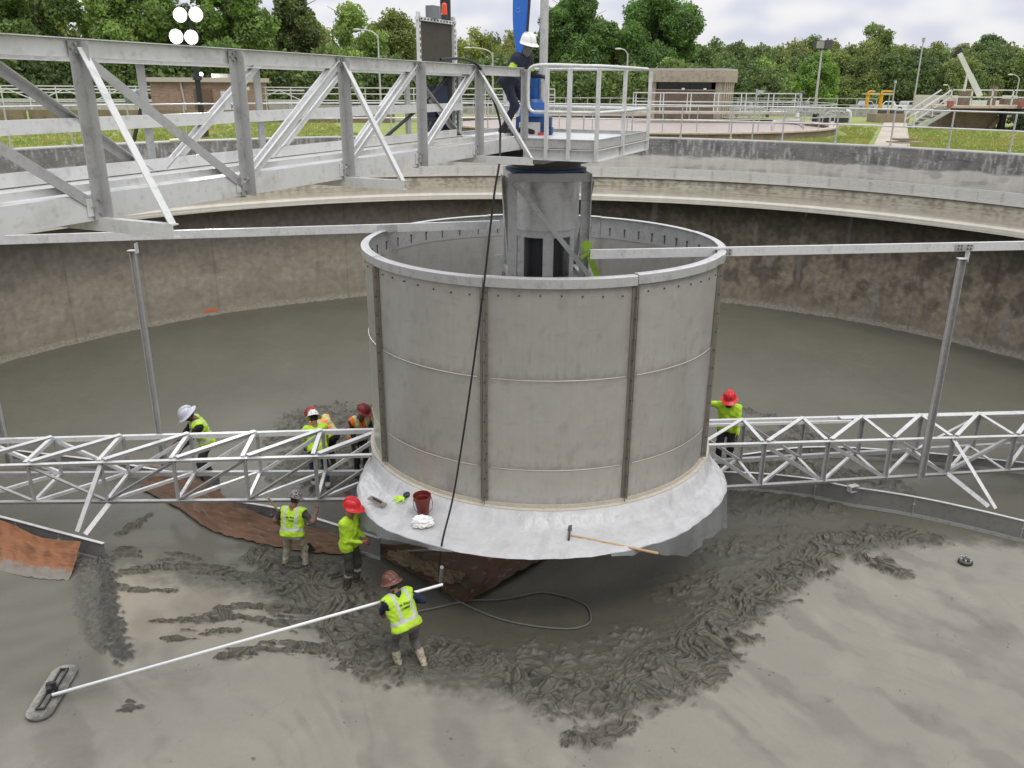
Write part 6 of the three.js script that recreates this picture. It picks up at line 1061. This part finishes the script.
// concrete tank with a stair and railed walkway at the right
{
  const t = thing('raised_tank', 'raised brown concrete tank with pale stair and railed walkway at the right edge', 'tank'), bm = std({ color: rgb(.55, .43, .32), map: scaled(concT, 2.6), roughness: .92 });
  part(t, 'tank_wall', box(2.4, 1.05, 2.4, 23.45, GY + .52, -32.2), bm); part(t, 'tank_wall', box(5.2, .35, 2.6, 27.3, .58, -32.3), std({ color: rgb(.20, .16, .12), roughness: .9 }));
  part(t, 'buttress', [bar(V(24.2, GY, -30.9), V(24.75, .3, -31.0), .2, .4, V(0, 0, 1))], bm); part(t, 'dark_pier', box(.2, 1.3, .4, 24.75, GY + .4, -30.7), M.dark);
  part(t, 'walkway_slab', box(8.5, .12, 2.6, 25.6, .80, -31.4), std({ color: rgb(.50, .40, .33), map: scaled(grimeT, 2), roughness: .9 }));
  for (const y of [1.28, 1.62]) part(t, 'rail_bar', bar(V(21.6, y, -30.1), V(30, y, -30.1), .06, .06), M.alu); for (let k = 0; k < 9; k++) part(t, 'rail_post', box(.06, .8, .06, 21.6 + k * 1.04, 1.24, -30.1), M.alu);
  for (let k = 0; k < 6; k++) part(t, 'stair_tread', box(.30, .05, 1.1, 21.45 - k * .24, .72 - k * .17, -30.7), M.galv);
  for (const z of [-30.1, -31.2]) { part(t, 'stair_rail', [bar(V(21.6, 1.62, z), V(19.95, .45, z), .06, .06), bar(V(21.6, 1.28, z), V(19.95, .12, z), .05, .05), bar(V(19.95, -.3, z), V(19.95, .45, z), .06, .06, V(0, 0, 1)), bar(V(20.8, .3, z), V(20.8, 1.05, z), .05, .05, V(0, 0, 1))], M.alu); part(t, 'stringer', bar(V(21.7, .66, z), V(20.15, -.3, z), .05, .2), M.galv); }
  for (const x of [21.6, 25.2]) part(t, 'red_box', box(.26, .26, .2, x, .96, -30.02), std({ color: rgb(.36, .10, .09), roughness: .5 }));
  part(t, 'machinery', [box(.5, .7, .5, 23.0, 1.2, -31.4), cyl(.2, .2, 1.4, 24.4, 1.1, -31.4, 10).rotateZ(0), box(1.2, .3, .5, 25.6, 1.05, -31.5)], bm);
}
// ================================================================ trees
function clumpGeo(n, spread, size, seed) {              // a clump of small leaf-sized quads at random angles
  const r = rng(seed), pos = [], nor = [], q = new THREE.Quaternion(), e = new THREE.Euler();
  for (let k = 0; k < n; k++) { let d; do d = V(r() * 2 - 1, r() * 2 - 1, r() * 2 - 1); while (d.length() > 1); const c = d.clone().multiplyScalar(spread); e.set(r() * 6.28, r() * 6.28, r() * 6.28); q.setFromEuler(e); const s = size * (.6 + .8 * r()), P = [[-.5, -.32], [.1, -.5], [.5, .05], [.05, .5]].map(([x, y]) => V(x * s, y * s, 0).applyQuaternion(q).add(c)), nn = V(0, 0, 1).applyQuaternion(q); for (const i of [0, 1, 2, 0, 2, 3]) { pos.push(...P[i].toArray()); nor.push(...nn.toArray()); } }
  const g = new THREE.BufferGeometry(); g.setAttribute('position', new THREE.Float32BufferAttribute(pos, 3)); g.setAttribute('normal', new THREE.Float32BufferAttribute(nor, 3)); return g;
}
const clumps = [clumpGeo(54, .66, .25, 1), clumpGeo(60, .80, .25, 2)];
const leafM = new THREE.MeshPhysicalMaterial({ color: rgb(1, 1, 1), roughness: .85, transmission: .45, thickness: 0, side: THREE.DoubleSide });
const barkM = std({ color: rgb(.10, .085, .07), roughness: .95, bumpMap: scaled(noiseT, .6), bumpScale: .03 });
// leaf clump places for one tree of height h and half-width w; fn(matrix, shade)
function crownPlaces(r, h, w, base, dens, shape, fn) {
  const lobes = [], n = Math.round(9 + 7 * r());
  for (let k = 0; k < n; k++) { const f = Math.pow((k + .5) / n, .85), a = k * 2.4 + r(), prof = shape === 'cone' ? 1 - .85 * f : shape === 'tall' ? Math.sin(Math.PI * (.16 + .8 * f)) : Math.sin(Math.PI * (.20 + .74 * f)); const rr = w * prof * (.25 + .55 * r()); lobes.push([Math.cos(a) * rr, mix(base, h * .93, f), Math.sin(a) * rr, w * (.30 + .26 * r()) * (shape === 'tall' ? .8 : 1) * (.5 + .5 * prof)]); }
  const q = new THREE.Quaternion(), e = new THREE.Euler();
  for (const [x, y, z, R] of lobes) { const m = Math.round(dens * R * R); for (let k = 0; k < m; k++) { let d; do d = V(r() * 2 - 1, r() * 2 - 1, r() * 2 - 1); while (d.lengthSq() > 1 || d.lengthSq() < .02); const L = Math.pow(d.length(), .45); d.normalize(); const n3 = N3(x + d.x * 1.3, y + d.y * 1.3, z + d.z * 1.3); if (n3 < -.35) continue; const rad = R * L * (1 + .25 * n3); e.set(r() * 6.28, r() * 6.28, r() * 6.28); q.setFromEuler(e); const s = .75 + .6 * r(); fn(V(x + d.x * rad, y + d.y * rad * .85, z + d.z * rad), q, s, n3, r()); } }
}
function limbs(r, h, w, x = 0, y = 0, z = 0) {
  const t = [], bend = () => (r() - .5) * .06 * h; let p = V(x, y, z), rad = .018 * h + .06; for (let k = 0; k < 5; k++) { const q = V(x + bend() * .4, y + h * .16 * (k + 1), z + bend() * .4); t.push(rod(p, q, rad, rad * .78, 7)); rad *= .78; p = q; }
  for (let k = 0; k < 7; k++) { const f = .28 + .08 * k, a = k * 2.4 + r(), o = V(x, y + h * f, z), q = V(x + Math.cos(a) * w * .7, y + h * (f + .16), z + Math.sin(a) * w * .7); t.push(rod(o, o.clone().lerp(q, .5).add(V(0, .03 * h, 0)), .07 + .004 * h, .05, 5), rod(o.clone().lerp(q, .5).add(V(0, .03 * h, 0)), q, .05, .02, 5)); }
  return t;
}
const m4t = new THREE.Matrix4(), colT = new THREE.Color();
function tree(label, x, z, h, w, hue, shape = 'round', dens = 34, base = .22, group) {
  h += GY - groundY(x, z); const r = rng(Math.round(Math.abs(x * 131 + z * 17) * 10) + 5), t = thing('tree', label, 'tree', [x, groundY(x, z), z], 0, group);
  part(t, 'trunk', limbs(r, h, w), barkM);
  const list = []; crownPlaces(r, h, w, h * base, dens, shape, (p, q, s, n, k) => list.push([p, q.clone(), s, n, k]));
  const im = new THREE.InstancedMesh(clumps[r() < .5 ? 0 : 1], leafM, list.length); list.forEach(([p, q, s, n, k], i) => { m4t.compose(p, q, V(s, s, s)); im.setMatrixAt(i, m4t); const v = .62 + .55 * k + .35 * n; colT.setRGB(hue[0] * v * 1.52, hue[1] * v * 1.40, hue[2] * v * 1.3); im.setColorAt(i, colT); });
  im.name = 'crown'; im.castShadow = im.receiveShadow = true; t.add(im); tag(im, null, null, null, 'stuff'); return t;
}
const DK = [.085, .125, .026], MD = [.145, .195, .036], LT = [.215, .265, .05], YL = [.25, .28, .08];
// left: tall dark trees close behind the brick building
tree('tall dark green tree at the far left edge behind the footbridge', -55, -70, 18, 5.2, DK, 'tall', 30, .06);
tree('tall dark tree second from the left edge with a fuller mid green crown', -47.5, -74, 19, 5.4, [0.101, 0.178, 0.034], 'tall', 30, .06);
tree('tall green tree left of the light tower', -39.5, -76, 17.5, 5.0, [0.139, 0.232, 0.040], 'tall', 30, .06);
tree('dark green tree behind the light tower lamps, lower than its neighbours', -34.5, -80, 8.6, 4.4, DK, 'round', 32, .05);
tree('tall leafy tree just right of the light tower', -29.6, -78, 14.8, 4.6, [0.132, 0.232, 0.040], 'tall', 26, .08);
tree('narrow dark tree above the middle of the footbridge', -24.6, -84, 12.6, 4.2, DK, 'tall', 28, .06);
tree('light green airy tree above the middle of the footbridge', -20.0, -92, 11.2, 4.0, [0.186, 0.287, 0.054], 'tall', 22, .08);
tree('mid green tree left of the control rack', -15.6, -98, 9.8, 4.4, MD, 'round', 28, .06);
tree('bright yellow green tree right behind the control rack', -11.5, -108, 9.6, 4.4, LT, 'round', 26, .06);
tree('airy light green tree between the control rack and the blue boom', -5.2, -112, 9.8, 4.2, LT, 'tall', 15, .1);
tree('thin leaved pale tree just left of the blue boom', -.4, -116, 10.0, 4.2, YL, 'tall', 13, .1);
tree('big dense round green tree right of the grey mast', 8.2, -114, 14.2, 6.2, [0.096, 0.194, 0.034], 'round', 36, .05);
tree('big dense round green tree behind the control building', 19.8, -115, 15.0, 6.8, [0.096, 0.194, 0.034], 'round', 32, .06);
tree('low mid green tree filling the gap between the two big round trees', 13.6, -121, 9.2, 4.0, MD, 'round', 26, .04);
tree('small fresh green tree in front of the woodland right of the control building', 32.5, -105, 5.4, 2.2, [0.202, 0.326, 0.054], 'tall', 30, .05);
tree('bushy bright green tree under the pale pole on the right', 48, -128, 6.8, 4.6, [0.155, 0.271, 0.046], 'round', 30, .03);
tree('tall rounded tree breaking the skyline left of the crane', 71.5, -165, 13.6, 5.2, [0.147, 0.225, 0.053], 'round', 24, .1);
tree('dark conifer topped tree breaking the skyline right of the crane', 97.5, -172, 12.2, 4.6, [0.070, 0.132, 0.034], 'tall', 28, .1);
{ // the wood beyond, one mass
  const w = thing('woodland', 'long mixed green wood closing the view beyond the works', 'wood'); w.userData.kind = 'stuff';
  const r = rng(99), L = [], tr = [];
  const put = (x, z, h, wd, hue, dens, shape) => { const gy = groundY(x, z); h += GY - gy; crownPlaces(r, h, wd, h * .06, dens, shape, (p, q, s, n, k) => L.push([p.add(V(x, gy, z)), q.clone(), s * 1.35, n, k, hue])); const f = []; let y = 0; tr.push(rod(V(x, gy, z), V(x + r() - .5, gy + h * .75, z), .2, .06, 5)); for (let k = 0; k < 4; k++) { const a = r() * 6.28, o = V(x, gy + h * (.3 + .12 * k), z); tr.push(rod(o, o.clone().add(V(Math.cos(a) * wd * .7, h * .15, Math.sin(a) * wd * .7)), .07, .02, 4)); } };
  const hues = [[.095, .155, .038], [.125, .195, .044], [.165, .225, .052], [.19, .22, .070], [.11, .18, .045]];
  const px = d => d;
  for (let row = 0; row < 3; row++) for (let k = 0; k < 34; k++) {            // right: level skyline
    const x = 26 + k * 3.6 + (r() - .5) * 2.4 + row * 2, z = -160 - row * 9 - (r() - .5) * 7 + .10 * (x - 26); const h = [7.6, 9.0, 10.2][row] * (.86 + .26 * r()) * (1 + .08 * Math.sin(x * .22)); put(x, z, h, 3.2 + 1.2 * r(), hues[Math.floor(r() * 5)], 15, r() < .3 ? 'tall' : 'round');
  }
  for (let k = 0; k < 26; k++) { const x = -68 + k * 3.9 + (r() - .5) * 2, z = -96 - .32 * (x + 68) - r() * 8; put(x, z, mix(12.5, 8.4, sst(-55, -12, x)) * (.8 + .25 * r()), 3.4 + r(), hues[Math.floor(r() * 5)], 15, r() < .5 ? 'tall' : 'round'); }
  for (let k = 0; k < 30; k++) { const x = -64 + k * 3.4 + (r() - .5) * 2, z = -62 - .40 * (x + 64) - r() * 5; put(x, z, (3.2 + 1.6 * r()), 2.6, hues[Math.floor(r() * 2)], 15, 'round'); }
  for (let k = 0; k < 26; k++) { const x = 28 + k * 4.2 + (r() - .5) * 2, z = -151 - r() * 4; put(x, z, 3.4 + 1.8 * r(), 2.8, hues[Math.floor(r() * 5)], 13, 'round'); }
  const im = new THREE.InstancedMesh(clumps[1], leafM, L.length); L.forEach(([p, q, s, n, k, hue], i) => { m4t.compose(p, q, V(s, s, s)); im.setMatrixAt(i, m4t); const v = .66 + .5 * k + .35 * n; colT.setRGB(hue[0] * v * 1.52, hue[1] * v * 1.40, hue[2] * v * 1.3); im.setColorAt(i, colT); }); im.name = 'foliage'; w.add(im); tag(im, null, null, null, 'stuff');
  tag(part(w, 'trunks', tr, barkM), null, null, null, 'stuff'); console.log('wood clumps', L.length);
}
{ // bushes by the raised tank
  const b = thing('bush', 'dark green bush under the walkway of the raised tank at the right edge', 'bush', [26.2, GY, -29.6]); const r = rng(5), L = []; for (let k = 0; k < 260; k++) L.push(V((r() - .4) * 3.4, r() * .85, (r() - .5) * 1.2)); const im = new THREE.InstancedMesh(clumps[0], leafM, L.length); L.forEach((p, i) => { const s = .22 + .12 * r(); m4t.makeScale(s, s, s).setPosition(p); im.setMatrixAt(i, m4t); const v = .7 + .5 * r(); colT.setRGB(.055 * v, .105 * v, .02 * v); im.setColorAt(i, colT); }); im.name = 'foliage'; b.add(im); tag(im, null, null, null, 'stuff');
}
// repeats carry the same group phrase
const GROUPS = { lamp_post: 'lamp posts round the works', pickup_truck: 'pickup trucks parked at the far right', person: 'workers at the tank', yellow_gooseneck: 'yellow gooseneck pipes', tree: 'trees behind the works', rake_truss: 'rake trusses of the clarifier', scraper_plate: 'scraper plates under the rake trusses', skimmer_beam: 'skimmer beams on the drum rim' };
for (const o of scene.children) { const g = GROUPS[o.name.replace(/_\d+$/, '')]; if (g) o.userData.group = g; }
scene.traverse(o => { if (o.isMesh) { o.castShadow = true; o.receiveShadow = true; } });
camera.far = 2500; camera.updateProjectionMatrix();
renderer.render(scene, camera);
